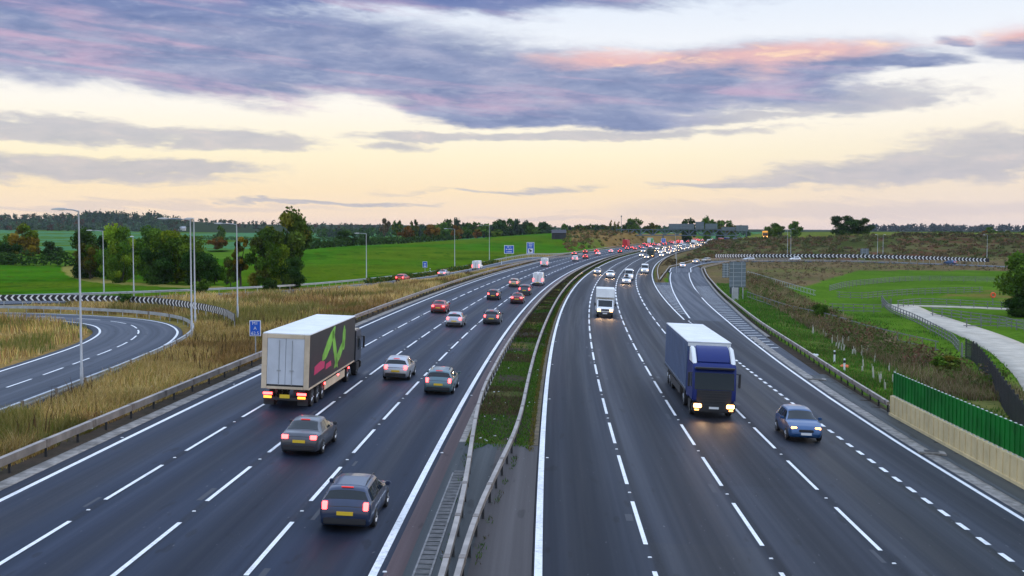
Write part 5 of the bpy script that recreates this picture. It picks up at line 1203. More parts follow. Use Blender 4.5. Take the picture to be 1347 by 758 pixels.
P = xy_path(catmull([(42.2, 106), (41.2, 101), (35.9, 85), (31, 71), (26.6, 58), (25, 50)], .6)); o = empty('palisade_fence', tuple(P[0])); tag(o, 'tall dark palisade fence along the footpath behind the green barrier', 'fence'); org = P[0]
for zz in (.35, 1.55): m = MB(); sweep(m, P - org, rectprof(.05, zz, zz + .07)); m.build('rail', M_PALI, o)
p, hd = along(P, .17); m = MB()
for a, b in zip(p, hd): a = a - org; m.box((a[0] - .04, a[1], a[2] + .95), (.07, .02, 1.9), rz=-b + math.pi / 2, top=(.6, 1))
m.build('pales', M_PALI, o)
p, hd = along(P, 2.7); q = MB(); q.box((0, 0, .85), (.1, .1, 2.3)); q = q.mesh('post', M_PALI)
for a, b in zip(p, hd): c = link('post', q, o); c.location = tuple(a - org)
for x, y, w, lb, yaw in [(43, 107, 1.6, 'dark kissing gate where the rail fence meets the palisade fence', .3), (59.5, 181, 1.5, 'pale gate beside the bend of the footpath', .2)]:
    o = empty('field_gate', (x, y, gz(x, y)), yaw); tag(o, lb, 'gate')
    m = MB()
    for k in range(5): m.box((0, 0, .25 + k * .24), (w, .04, .05))
    m.build('bars', M_FENCE, o)
    for sx in (-1, 1): m = MB(); m.box((sx * w / 2, 0, .6), (.14, .14, 1.8)); m.build('post', M_FENCE, o)
# life ring
x, y = 80.6, 191; o = empty('life_ring_post', (x, y, gz(x, y))); tag(o, 'orange life ring on a post in front of the meadow fence', 'life ring')
m = MB(); m.box((0, .06, .8), (.12, .1, 2.2)); m.build('post', M_FENCE, o)
m = MB(); m.tube([(.36 * math.cos(a), 0, 1.75 + .36 * math.sin(a)) for a in np.linspace(0, 2 * math.pi, 25)], .13, 8, cap=False); m.build('ring', mat('ring_orange', (.85, .10, .02), .5), o, smooth=True)
# white marker posts, tree guards, litter
for s, t, lb in [(97, 26.0, 'white marker post with a black band behind the right barrier'), (90.5, 25.3, 'white marker post nearest the green barrier end')]:
    x, y, z = (float(v) for v in road(s, t)); o = empty('marker_post', (x, y, gz(x, y))); tag(o, lb, 'marker post')
    m = MB(); m.box((0, 0, .5), (.14, .1, 1.2)); m.build('post', M_SWHITE, o, bevel=.02); m = MB(); m.box((0, 0, .86), (.15, .11, .22)); m.build('band', M_TRIM, o)
for x, y, lb in [(-18, 251, 'white marker post left of the silver car on the left slip road'), (-2.9, 318, 'white marker post between the lamp post and the wide blue sign')]:
    m = MB(); m.box((0, 0, .6), (.16, .12, 1.5)); m.box((0, 0, 1.1), (.17, .13, .2), 1); o = m.build('marker_post', [M_SWHITE, M_TRIM]); o.location = (x, y, gz(x, y)); tag(o, lb, 'marker post')
M_TUBE = mat('tree_tube', (.42, .40, .31), .6, var=.15, vscale=4)
tb = MB(); tb.tube([(0, 0, -.1), (0, 0, .62)], .05, 8); tb.box((.07, 0, .4), (.03, .03, .95)); tbm = tb.mesh('tree_guard', M_TUBE)
q = random.Random(9)
for i in range(40):
    s = q.uniform(80, 136); t = np.interp(s, [80, 100, 120, 136], [26.6, 29.4, 31.4, 32.2]) + q.uniform(-1.3, 1.1); x, y, z = (float(v) for v in road(s, t))
    o = link('tree_guard', tbm); o.location = (x, y, gz(x, y)); o.rotation_euler = (q.uniform(-.2, .2), q.uniform(-.2, .2), q.uniform(0, 6)); o.scale = (1, 1, q.uniform(.75, 1.15))
    tag(o, 'pale plastic tree guard round a sapling on the green verge below the brown scrub', 'tree guard', 'tree guards on the right verge')
for x, y, w, c, lb in [(-24.0, 85, .45, (.7, .7, .68), 'crumpled white litter in the dry grass left of the box trailer'), (-24.4, 69.4, .4, (.7, .7, .68), 'white scrap of litter near the foot of the tallest lamp post'), (-19.6, 52.6, .35, (.6, .66, .6), 'pale scrap of litter just behind the left crash barrier'),
                       (26.9, 92, .7, (.75, .16, .04), 'orange plastic scrap by the white marker posts'), (26.6, 100, .6, (.75, .75, .72), 'white plastic scrap by the white marker posts'), (40.0, 96, 1.0, (.05, .09, .10), 'dark manhole lid on the green slope behind the barrier')]:
    m = MB(); m.box((0, 0, .12), (w, w * .5, .16), top=(.7, .5), shift=(.05, .02)); m.box((w * .3, .1, .16), (w * .5, w * .4, .12), rz=.6, top=(.5, .6)); o = m.build('litter', mat('litter_%d' % (c[0] * 100 + c[1] * 10), c, .6), bevel=.03); o.location = (x, y, gz(x, y) + .1); o.rotation_euler = (.1, .15, w * 9); tag(o, lb, 'litter')
m = MB(); q = random.Random(4)
for i in range(34):
    s = 54 + q.random() ** 1.6 * 120; t = q.uniform(-1.3, 1.6); x, y, z = (float(v) for v in road(s, t, .06)); w = q.uniform(.05, .16); m.box((x, y, z), (w, w * .7, .03), rz=q.uniform(0, 3), top=(.8, .6))
for i in range(30):
    s = 40 + q.random() * 120; t = q.uniform(-21, -18.6); x, y, z = (float(v) for v in road(s, t, .2)); w = q.uniform(.05, .13); m.box((x, y, gz(x, y) + .15), (w, w * .7, .05), rz=q.uniform(0, 3), top=(.8, .6))
tag(m.build('litter_scraps', mat('paper_scraps', (.55, .55, .52), .8)), kind='stuff')
# dark shed and far house
o = empty('field_shed', (W2(735, 316, 560)[0], 560, gz(W2(735, 316, 560)[0], 560))); tag(o, 'dark timber shed at the right edge of the bright green field', 'shed')
m = MB(); m.box((0, 0, 1.3), (6.8, 5, 3.4)); m.build('wall', mat('shed_timber', (.035, .037, .042), .8, var=.2, vscale=1, stretch=(6, 6, .5)), o)
m = MB(); m.prism([(-2.9, 2.95), (2.9, 2.95), (0, 4.6)], 'x', -3.6, 3.6); m.build('roof', mat('shed_roof', (.05, .05, .058), .7), o)
m = MB(); m.box((-.8, -2.53, 1.0), (2.2, .06, 2.2)); m.build('door', mat('shed_door', (.022, .022, .024), .8), o)
x, y = W2(240, 300, 1500)[0], 1500; o = empty('farmhouse', (x, y, gz(x, y))); tag(o, 'tiny white farmhouse on the far left hills', 'house')
m = MB(); m.box((0, 0, 1.2), (9, 5, 4)); m.build('wall', mat('render_cream', (.5, .48, .42), .8), o); m = MB(); m.prism([(-3.0, 3.1), (3.0, 3.1), (0, 5.6)], 'x', -5, 5); m.build('roof', mat('slate_roof', (.4, .4, .42), .7), o)

# ------------------------------------------------------------------ vegetation
M_LEAF = veg_mat('leaves', .3, hue=.008); M_GRASS = veg_mat('grass_blades', .35); M_SCRUBM = veg_mat('scrub_leaves', .25)
M_BARK = mat('bark', (.055, .045, .035), .9, var=.3, vscale=4, stretch=(1, 1, .2))
def leaf_quads(P, Nrm, size, rng):
    """diamond leaf clumps at points P facing roughly Nrm"""
    n = len(P); a = rng.normal(size=(n, 3)); d = Nrm * .8 + rng.normal(size=(n, 3)) * .75; d /= np.linalg.norm(d, axis=1)[:, None] + 1e-9
    u = np.cross(d, a); u /= np.linalg.norm(u, axis=1)[:, None] + 1e-9; v = np.cross(d, u); s = (size * rng.uniform(.55, 1.3, n))[:, None]
    V = np.stack([P + u * s, P + v * s * .62, P - u * s, P - v * s * .62], 1).reshape(-1, 3)
    return V, np.arange(4 * n).reshape(-1, 4)
def crown_mesh(name, seed, H, W, base, n, leaf, cols, open_=0.0, nb=18, shape='round', D=None):
    rng = np.random.default_rng(seed); D = D or W; C = []; Rr = []
    for i in range(nb):
        u = rng.uniform(-1, 1); a = rng.uniform(0, 2 * np.pi); rad = rng.uniform(.35, .86) ** .6
        zz = base + (H - base) * (.5 + .5 * u * .84)
        if shape == 'cone': prof = max(.08, 1 - (zz - base) / (H - base)) * .95
        elif shape == 'column': prof = .8
        else: prof = math.sqrt(max(.08, 1 - u * u * .82))
        C.append((W / 2 * prof * rad * math.cos(a), D / 2 * prof * rad * math.sin(a), zz)); Rr.append(W * rng.uniform(.13, .24) * (1 - .35 * open_) * (.7 if shape != 'round' else 1))
    C.append((0, 0, base + (H - base) * .45)); Rr.append(W * .3 * (1 - .5 * open_))
    C = np.array(C); Rr = np.array(Rr); w = Rr ** 2; k = rng.choice(len(C), n, p=w / w.sum())
    d = rng.normal(size=(n, 3)); d /= np.linalg.norm(d, axis=1)[:, None]; r = rng.uniform(.05, 1, n) ** .45 * rng.uniform(.85, 1.12, n)
    P = C[k] + d * (Rr[k] * r)[:, None] * np.array([1, 1, .82]); P[:, 2] = np.maximum(P[:, 2], max(base, 0) * .5 + .03)
    V, Q = leaf_quads(P, d, np.full(n, leaf), rng)
    cc = np.array([cols[i % len(cols)] for i in range(len(C))])[rng.permutation(len(C))] * rng.uniform(.72, 1.3, (len(C), 1)); col = cc[k] * rng.uniform(.65, 1.4, (n, 1))
    return np_mesh(name, V, Q, M_LEAF, cols=np.repeat(col, 4, 0)), C, Rr
def trunk_mesh(name, H, base, W, C, seed, r=None):
    q = random.Random(seed); m = MB(); r = r or max(.12, H * .022); top = base + (H - base) * .55
    m.tube([(0, 0, -.5), (0, 0, .2), (q.uniform(-.2, .2), q.uniform(-.2, .2), base), (q.uniform(-.3, .3), q.uniform(-.3, .3), top)], [r * 1.5, r * 1.1, r * .85, r * .3], 8)
    for c in list(C)[:9]:
        z = q.uniform(base * .7, min(top, c[2])); m.tube([(0, 0, z), (c[0] * .5, c[1] * .5, z + (c[2] - z) * .65), tuple(c)], [r * .45, r * .28, r * .08], 5)
    return m.mesh(name, M_BARK, smooth=True)
DK = [(.028, .066, .013), (.038, .082, .015), (.048, .095, .017)]; MID = [(.075, .145, .016), (.098, .17, .02), (.058, .115, .014)]; LT = [(.15, .225, .018), (.19, .255, .02), (.115, .19, .018)]
YEL = [(.26, .20, .02), (.32, .23, .025), (.17, .17, .02)]; ORG = [(.24, .11, .018), (.18, .09, .018), (.14, .11, .02)]; OLI = [(.10, .11, .02), (.15, .13, .02), (.07, .09, .018)]; SPA = [(.08, .12, .02), (.15, .15, .022), (.05, .09, .016), (.06, .11, .018)]
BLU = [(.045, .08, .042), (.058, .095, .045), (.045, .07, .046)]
_TP = {}
def tree_proto(kind, seed, near):
    key = (kind, seed, near)
    if key in _TP: return _TP[key]
    cols, shape, open_, asp, base, nb = {'dark': (DK, 'round', 0, .95, -.06, 24), 'mid': (MID, 'round', .1, .95, .05, 22), 'light': (LT + MID, 'round', .1, 1.0, .04, 24), 'yellow': (YEL + LT, 'round', .25, .8, .1, 18), 'orange': (ORG, 'round', .1, 1.0, .1, 16),
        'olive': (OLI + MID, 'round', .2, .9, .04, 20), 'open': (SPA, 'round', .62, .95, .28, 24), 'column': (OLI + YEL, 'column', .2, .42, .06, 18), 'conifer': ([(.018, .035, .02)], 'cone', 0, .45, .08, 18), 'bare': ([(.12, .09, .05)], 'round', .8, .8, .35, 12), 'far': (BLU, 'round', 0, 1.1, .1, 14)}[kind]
    n = {2: 8500, 1: 3000, 0: 800}[near]; leaf = {2: .029, 1: .046, 0: .085}[near]
    me, C, Rr = crown_mesh('crown', seed * 31 + len(kind), 1.0, asp, base, int(n * (1 - .45 * open_)), leaf * (.8 if asp < .6 else 1), cols, open_, nb, shape)
    _TP[key] = (me, trunk_mesh('trunk', 1.0, max(base, .1), asp, C, seed, .022)); return _TP[key]
def tree(kind, label, px, yb, yt, d, w=None, seed=1, near=1, group=None, cat='tree', name=None):
    """stands at distance d; height from the two rows of the photograph"""
    x, y, _ = cp(px, yb, d); z = gz(x, y); H = (CH - (yt - HZ) * d / F) - z
    return tree_at(kind, label, x, y, H, (w * d / F if w else None), seed, near, group, cat, name)
def tree_at(kind, label, x, y, H, W=None, seed=1, near=1, group=None, cat='tree', name=None):
    cr, tr = tree_proto(kind, seed, near); asp = {'dark': .95, 'mid': .95, 'light': 1., 'yellow': .8, 'orange': 1., 'olive': .9, 'open': .95, 'column': .42, 'conifer': .45, 'bare': .8, 'far': 1.1}[kind]
    o = empty(name or ('conifer_tree' if kind == 'conifer' else 'tree'), (x, y, gz(x, y) - .05)); tag(o, label, cat, group)
    sx = (W / asp if W else H); a = random.Random(int(x * 13 + y)).uniform(0, 6)
    for n, me in (('crown', cr), ('trunk', tr)): c = link(n, me, o); c.scale = (sx, sx, H); c.rotation_euler = (0, 0, a)
    return o
# left
tree('mid', 'green tree cut off by the left edge of the photo, beside the yellow tree', -4, 347, 303, 335, 38, 1, 1)
tree('yellow', 'tall yellow autumn tree at the far left beyond the bright field', 28, 346, 294, 330, 40, 2, 1)
tree('dark', 'dark round bush in front of the yellow tree', 12, 347, 319, 322, 32, 3, 1)
tree('dark', 'dark bush standing right of the yellow tree', 68, 343, 319, 345, 28, 4, 1)
tree('orange', 'small rust brown bush between the yellow tree and the dark bush', 42, 344, 322, 345, 20, 5, 1)
tree('dark', 'tall dark tree behind the lamp post with the short arm', 120, 371, 303, 235, 55, 5, 2)
tree('light', 'mid green tree in the middle of the left clump', 158, 374, 300, 222, 58, 6, 2)
tree('mid', 'dark tall tree at the back of the left clump, right of the middle', 190, 372, 299, 232, 50, 7, 2)
tree('light', 'small olive green tree low in front of the left clump', 158, 377, 330, 205, 34, 8, 2)
tree('olive', 'yellowish leaning tree at the left front of the clump', 118, 372, 320, 225, 40, 9, 2)
tree('light', 'big light green tree at the right of the left clump', 232, 378, 307, 205, 74, 10, 2)
tree('dark', 'dark leafy tree under the big light green tree', 205, 379, 328, 200, 46, 11, 2)
tree('dark', 'dark spreading bush at the right foot of the left clump', 262, 380, 330, 197, 50, 12, 2)
tree('mid', 'low green bush behind the two close lamp posts', 282, 379, 345, 200, 28, 13, 2)
tree('orange', 'orange autumn tree between the two tree clumps', 286, 337, 312, 420, 23, 14, 1)
tree('dark', 'low dark hedge bush under the orange autumn tree', 287, 341, 329, 400, 30, 15, 1)
tree('mid', 'small pale green tree on the far field above the orange tree', 289, 318, 298, 800, 16, 16, 0)
tree('open', 'tallest tree with an open lacy crown in the middle clump', 372, 376, 280, 190, 78, 17, 2)
tree('column', 'slim yellowish poplar at the left of the middle clump', 316, 378, 308, 190, 26, 18, 2)
tree('olive', 'olive green tree with yellow leaves in front of the tall lacy tree', 346, 378, 313, 186, 46, 19, 2)
tree('light', 'green tree at the foot of the tall lacy tree', 366, 378, 322, 184, 40, 20, 2)
tree('dark', 'dark shrub leaning right at the edge of the middle clump', 384, 377, 337, 184, 32, 21, 2)
tree('olive', 'small olive shrub at the left foot of the slim poplar', 303, 380, 340, 190, 24, 22, 2)
tree('dark', 'round dark oak on the hedge line left of the lone field lamp', 454, 326, 303, 480, 27, 23, 1)
tree('dark', 'small dark tree just right of the round dark oak', 479, 324, 308, 500, 14, 24, 0)
tree('orange', 'rust coloured tree at the left end of the far wood', 534, 319, 298, 580, 24, 25, 1)
tree('orange', 'rust coloured tree second along the edge of the far wood', 567, 317, 297, 600, 22, 26, 1)
tree('orange', 'orange tree in front of the wood behind the left pair of lamps', 602, 314, 297, 640, 16, 27, 1)
tree('orange', 'small orange tree standing in front of the dark wood', 629, 314, 302, 650, 13, 28, 0)
tree('light', 'small bright green tree in front of the dark wood', 654, 313, 302, 660, 14, 29, 0)
tree('bare', 'bare pale tree rising above the hedge left of the rust coloured trees', 507, 318, 289, 640, 14, 30, 0)
tree('open', 'thin open tree above the rust coloured trees', 523, 319, 290, 640, 14, 31, 0)
tree('open', 'thin crowned tree right above the second rust coloured tree', 545, 317, 290, 660, 14, 32, 0)
q = random.Random(3)
for i in range(26):
    px = 556 + i * 6.6 + q.uniform(-2, 2); top = 291 + q.uniform(-3.5, 4) + (4 if i < 5 else 0) + max(0, i - 20) * 1.3
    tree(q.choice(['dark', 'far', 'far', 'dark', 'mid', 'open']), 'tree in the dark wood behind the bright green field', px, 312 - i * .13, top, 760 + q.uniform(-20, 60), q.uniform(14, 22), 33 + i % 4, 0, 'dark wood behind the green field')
tree('mid', 'lone round tree on the skyline right of the dark wood', 743, 302, 294.5, 900, 9, 37, 0)
for i in range(12):
    tree(q.choice(['dark', 'mid', 'olive', 'far']), 'tree in the belt behind the grassy mound', 752 + i * 5.2, 306, 298 - q.uniform(0, 3), 860 + q.uniform(-20, 40), q.uniform(9, 14), 33 + i % 4, 0, 'tree belt behind the mound')
for px, top, lb in [(803, 288, 'left one of three thin poplars beside the gantry mast'), (809, 290, 'middle one of three thin poplars beside the gantry mast'), (813, 290, 'right one of three thin poplars beside the gantry mast')]: tree('column', lb, px, 306, top, 860, 4, 38, 0)
tree('mid', 'round green tree above the left span of the gantry', 835, 306, 286.5, 800, 22, 39, 1)
tree('dark', 'dark tree left of the round green tree above the gantry', 823, 306, 294, 810, 12, 40, 0)
tree('olive', 'brownish tree above the middle leg of the gantry', 858, 306, 292, 800, 20, 41, 0)
tree('dark', 'dark tree poking above the wide gantry sign', 905, 306, 288, 820, 22, 42, 0)
tree('mid', 'round green tree between the gantry signs, tallest of its group', 933, 306, 285, 820, 24, 43, 1)
tree('olive', 'olive green tree behind the right gantry signs', 953, 306, 289, 825, 28, 44, 1)
tree('mid', 'left one of two round trees on the brown bank', 1019, 306, 292, 560, 24, 45, 1)
tree('mid', 'right one of two round trees on the brown bank', 1045, 307, 292, 565, 18, 46, 1)
tree('dark', 'left one of two large dark trees on the skyline at the right', 1107, 311, 284, 530, 36, 11, 2)
tree('dark', 'right one of two large dark trees on the skyline at the right', 1133, 311, 287, 535, 28, 7, 2)
tree('mid', 'open green tree on the far right skyline', 1302, 309, 299, 800, 12, 49, 0)
tree('orange', 'dark reddish tree on the far right skyline', 1296, 309, 303, 800, 9, 50, 0)
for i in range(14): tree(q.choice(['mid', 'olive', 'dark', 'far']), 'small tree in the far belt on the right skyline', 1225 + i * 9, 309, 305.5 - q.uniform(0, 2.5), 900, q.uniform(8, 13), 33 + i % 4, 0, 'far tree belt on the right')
tree_at('mid', 'big leafy green tree cut off by the right edge of the photo', 76.5, 166, 10.5, 9.5, 51, 2)
tree_at('dark', 'dark bush at the foot of the big right hand tree', 74.3, 164, 4.6, 5.5, 52, 2)
for x, y, h, w, lb in [(9.5, 150, .01, .01, '')][:0]: pass
for px, py, h, lb in [(1246, 500, 2.2, 'brown reedy bush in the ditch behind the green barrier'), (1015, 418, 1.9, 'round green bush in the brown scrub on the right'), (1000, 402, 1.5, 'small green bush near the large sign back')]: pass
tree_at('olive', 'brown green bush in the ditch behind the green barrier', 35.2, 92, 1.7, 2.2, 53, 1, None, 'bush', 'bush')
tree_at('mid', 'round green bush in the brown scrub on the right', 40.5, 150, 2.2, 2.4, 54, 1, None, 'bush', 'bush')
tree_at('dark', 'dark shrub growing through the gap in the left chevron board', -46.4, 136.2, 2.0, 2.4, 55, 1, None, 'bush', 'bush')
tree_at('dark', 'small dark bush at the end of the silver barrier, behind the left chevron board', -36.5, 172, 2.4, 2.6, 56, 1, None, 'bush', 'bush')
tree_at('mid', 'small green bush between the chevron board and the middle tree clump', -45, 165, 2.4, 2.6, 57, 1, None, 'bush', 'bush')
# hedges
def hedge(label, pts, h, w, leaf, dens, cols=DK, name='hedge'):
    L_ = catmull(pts, 1.0); c = chain(L_); rng = np.random.default_rng(int(c[-1])); n = int(c[-1] * dens); d = rng.uniform(0, c[-1], n); N = normals(L_)
    hh = h * (.75 + .5 * vnoise(d, d * 0, 4.0, 3)); o = rng.uniform(-1, 1, n) * w / 2; zz = rng.uniform(0, 1, n) ** .7 * hh * np.sqrt(1 - .6 * (o / (w / 2)) ** 2)
    x = np.interp(d, c, L_[:, 0]) + np.interp(d, c, N[:, 0]) * o; y = np.interp(d, c, L_[:, 1]) + np.interp(d, c, N[:, 1]) * o
    P = np.stack([x, y, ground(x, y) + zz], 1); V, Q = leaf_quads(P, np.stack([o * .3, -np.ones(n) * .6, zz], 1), np.full(n, leaf), rng)
    cc = np.array(cols)[rng.integers(0, len(cols), n)] * rng.uniform(.6, 1.35, (n, 1))
    return tag(link(name, np_mesh(name, V, Q, M_LEAF, cols=np.repeat(cc, 4, 0))), label, 'hedge')
hedge('long dark hedge at the back of the far left field', [(-190, 318), (-140, 316), (-118, 312), (-100, 300), (-90, 280)], 3.6, 4, .55, 26)
hedge('dark hedge along the crest of the bright green field', [W2(392, 329, 400), W2(430, 327, 440), W2(470, 325, 490), W2(540, 321, 560), W2(600, 317, 620)], 3.0, 3.5, .6, 18)
hedge('rough low hedge along the edge of the bright green field by the slip road', [(-26, 204), (-21.5, 228), (-17, 255), (-12.5, 286), (-4.5, 331)], .9, 1.6, .22, 40, OLI + DK)
hedge('thin hedge across the far pale green fields', [W2(250, 316, 1000), W2(330, 315.5, 950), W2(400, 316.5, 900), W2(520, 317, 800)], 3, 4, .9, 8)
hedge('brown hedge along the top of the bank on the right', [W2(1180, 311, 515), W2(1260, 312, 505), W2(1347, 313.5, 495), (250, 480)], 1.6, 4, .5, 14, [(.09, .06, .03), (.06, .06, .025)])
# far woods, each one mass
def wood(name, label, n, bx, cols, lump=(9, 16), leaf=2.2, q_=26, con=0.0, seed=1):
    rng = np.random.default_rng(seed); Vs = []; Qs = []; Cs = []; b = 0
    for i in range(n):
        px, d = bx(rng); x = (px - 673.5) * d / F; y = d; z = gz(x, y); H = rng.uniform(*lump); W = H * rng.uniform(.7, 1.1)
        dd = rng.normal(size=(q_, 3)); dd /= np.linalg.norm(dd, axis=1)[:, None]; P = dd * np.array([W / 2, W / 2, H / 2]) * rng.uniform(.6, 1.05, (q_, 1))
        if rng.random() < con: u = (P[:, 2:] / H + .5); P[:, :2] *= np.clip(1.05 - u, .05, 1) * .75; P[:, 2] *= 1.25
        P = P + [x, y, z + H * .45]; V, Q = leaf_quads(P, dd, np.full(q_, leaf), rng); Vs.append(V); Qs.append(Q + b); b += len(V)
        c = np.array(cols[rng.integers(0, len(cols))]) * rng.uniform(.7, 1.3); Cs.append(np.repeat(c[None] * rng.uniform(.75, 1.25, (q_, 1)), 4, 0))
    o = link(name, np_mesh(name, np.vstack(Vs), np.vstack(Qs), M_LEAF, cols=np.vstack(Cs))); return tag(o, kind='stuff')
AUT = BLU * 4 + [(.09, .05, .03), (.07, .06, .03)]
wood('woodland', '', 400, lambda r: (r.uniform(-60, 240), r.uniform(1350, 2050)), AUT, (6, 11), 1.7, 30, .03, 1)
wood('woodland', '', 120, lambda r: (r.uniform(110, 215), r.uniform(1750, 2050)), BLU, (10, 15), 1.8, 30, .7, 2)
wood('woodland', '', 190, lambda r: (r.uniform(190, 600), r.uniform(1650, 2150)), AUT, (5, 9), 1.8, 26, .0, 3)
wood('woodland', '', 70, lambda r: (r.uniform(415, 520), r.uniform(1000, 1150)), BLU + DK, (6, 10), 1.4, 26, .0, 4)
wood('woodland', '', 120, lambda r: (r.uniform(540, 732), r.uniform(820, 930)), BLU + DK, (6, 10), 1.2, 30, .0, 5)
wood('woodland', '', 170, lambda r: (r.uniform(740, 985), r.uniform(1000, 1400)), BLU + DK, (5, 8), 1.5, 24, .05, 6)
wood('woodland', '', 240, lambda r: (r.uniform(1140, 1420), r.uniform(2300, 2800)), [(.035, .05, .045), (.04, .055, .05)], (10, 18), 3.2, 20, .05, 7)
# grass: real blades
def blades(name, x, y, z, h, w, cols, lean=.35, seed=1):
    rng = np.random.default_rng(seed); n = len(x); a = rng.uniform(0, 2 * np.pi, n); b = rng.uniform(0, 2 * np.pi, n); l = h * lean * rng.uniform(.2, 1.4, n)
    B = np.stack([x, y, z - .03], 1); dx = np.stack([np.cos(a) * w / 2, np.sin(a) * w / 2, np.zeros(n)], 1); ln = np.stack([np.cos(b) * l, np.sin(b) * l, np.zeros(n)], 1); up = np.array([0, 0, 1.])
    V = np.stack([B - dx, B + dx, B + ln * .35 + up * (h * .6)[:, None] + dx * .7, B + ln * .35 + up * (h * .6)[:, None] - dx * .7, B + ln + up * h[:, None]], 1).reshape(-1, 3)
    i = np.arange(n)[:, None] * 5; Q = np.hstack([i, i + 1, i + 2, i + 2, i + 3, i]).reshape(-1, 3); Q = np.vstack([Q, np.hstack([i + 3, i + 2, i + 4])])
    return tag(link(name, np_mesh(name, V, Q, M_GRASS, cols=np.repeat(cols, 5, 0))), kind='stuff')
def clumped(x, y, sc, lo, rng): return rng.random(len(x)) < np.clip((vnoise(x, y, sc, 21) - lo) * 2.6, .12, 1)
STR = np.array([(.55, .385, .135), (.48, .32, .095), (.63, .47, .21), (.34, .235, .075), (.20, .22, .04), (.26, .14, .055)])
def pick(cols, w, n, rng, x=None, y=None):
    c = cols[rng.choice(len(cols), n, p=np.array(w) / sum(w))] * rng.uniform(.7, 1.25, (n, 1))
    if x is not None: c = c * (.72 + .56 * vnoise(x, y, 5.5, 31))[:, None]
    return c
LOOPBAR = LOOP + normals(LOOP) * 4.6
def verge_points(n, s0, s1, tfun, rng):
    s = s0 + (s1 - s0) * rng.random(n); t0, t1 = tfun(s); t = t0 + (t1 - t0) * rng.random(n); x, y, _ = road(s, t); return x, y, s, t
def left_lim(s): return np.interp(s, [-20, 40, 57, 77, 90, 100, 103, 111, 118, 128, 150, 180, 200, 222, 245, 284, 325, 350, 380], [-24.6, -24.3, -24.6, -26.2, -28.0, -30, -31, -36, -48, -60, -56, -40, -29.8, -24.0, -22.5, -21.6, -20.8, -19.6, -18.7])
def dry(name, n, s0, s1, h0, h1, w, seed, weights=(5, 4, 3, 3, 2, 1.4)):
    rng = np.random.default_rng(seed); x, y, s, t = verge_points(n, s0, s1, lambda s: (np.full(len(s), -18.75), left_lim(s)), rng)
    k = ~(near_poly(LOOP, x, y, 5.2) | near_poly(ONSLIP, x, y, 4.5)) & clumped(x, y, 2.2, .22, rng); x, y, t = x[k], y[k], t[k]; n = len(x)
    h = rng.uniform(h0, h1, n) * (.45 + .95 * vnoise(x, y, 3.4, 8)) * np.clip((-18.4 - t) / 1.6, .25, 1); g = vnoise(x, y, 6.5, 12) > .64; br = vnoise(x, y, 9.0, 14) > .66
    c = pick(STR, weights, n, rng, x, y); c[br] *= np.array((.62, .55, .55)); c[g] = c[g] * .45 + np.array((.09, .13, .022)) * .55
    blades(name, x, y, ground(x, y) + .02, h, np.full(n, w) * rng.uniform(.6, 1.4, n), c, .5, seed)
dry('dry_grass', 95000, 28, 78, .30, .85, .035, 1)
dry('dry_grass', 90000, 78, 140, .35, .95, .05, 2)
dry('dry_grass', 80000, 128, 225, .45, 1.15, .085, 3, (4, 3, 6, 2, 1.5, 1))
dry('dry_grass', 26000, 215, 380, .3, .75, .10, 4)
rng = np.random.default_rng(5)           # grass inside the loop road
x = rng.uniform(-85, -34, 60000); y = rng.uniform(62, 126, 60000); _in = (LOOP - normals(LOOP) * 4.4); k = inpoly(x, y, np.vstack([_in, [(-120, 60)]])) & (y > 70) & ~near_poly(LOOP, x, y, 4.4) & clumped(x, y, 2.5, .2, rng); x, y = x[k], y[k]; n = len(x)
c = pick(STR, (3, 3, 1, 4, 3, 4), n, rng, x, y); g = vnoise(x, y, 5, 13) > .6; c[g] = c[g] * .3 + np.array((.08, .12, .022)) * .7
blades('dry_grass', x, y, ground(x, y), rng.uniform(.35, 1.0, n) * (.5 + vnoise(x, y, 3, 8)), np.full(n, .06), c, .4, 6)
# dark dead stalks standing above the grass
rng = np.random.default_rng(8); x, y, s, t = verge_points(5000, 40, 240, lambda s: (np.full(len(s), -19.5), left_lim(s)), rng); k = ~(near_poly(LOOP, x, y, 5.6) | near_poly(ONSLIP, x, y, 5)) & (vnoise(x, y, 5, 17) > .56); x, y = x[k], y[k]; n = len(x)
blades('dead_stalks', x, y, ground(x, y), rng.uniform(.7, 1.5, n), np.full(n, .035) * (1 + np.hypot(x, y) / 120), pick(np.array([(.09, .05, .025), (.06, .04, .02), (.16, .10, .04)]), (1, 1, 1), n, rng), .25, 9)
# median
GRN = np.array([(.05, .13, .012), (.075, .17, .016), (.035, .09, .012), (.11, .13, .03), (.105, .072, .04), (.075, .055, .032)])
def median(n, s0, s1, w, h, seed):
    rng = np.random.default_rng(seed); s = s0 - 2.2 + (s1 - s0 + 2.2) * rng.random(n); t = rng.uniform(-1.4, 1.8, n); k = s > s0 - 2.2 * vnoise(t * 3 + 50, t * 0, 1.0, 44) ** 2; s, t = s[k], t[k]; n = len(s); x, y, z = road(s, t); bare = vnoise(x, y, 2.6, 41); k = (rng.random(n) < np.clip((bare - .18) * 3 + (t > .95) * .7 + (s < 66) * .6, .15, 1)); x, y, z, s, t, bare = (a[k] for a in (x, y, z, s, t, bare)); n = len(x)
    green = (t > 1.0) | (s < 62) | (vnoise(x, y, 5, 43) > .68); c = np.where(green[:, None], pick(GRN, (4, 4, 3, 1, .5, .2), n, rng), pick(GRN, (.8, .2, 1.6, 1.2, 6, 6), n, rng))
    mo = t > 1.55; c[mo] = pick(np.array([(.15, .11, .025), (.10, .10, .02)]), (1, 1), mo.sum(), rng)
    blades('median_weeds', x, y, z, h * rng.uniform(.4, 1.3, n) * np.where(green, .8, 1.1), np.full(n, w), c, .9, seed)
median(26000, 53.9, 95, .04, .17, 21); median(22000, 95, 190, .07, .2, 22); median(14000, 190, 420, .13, .25, 23)
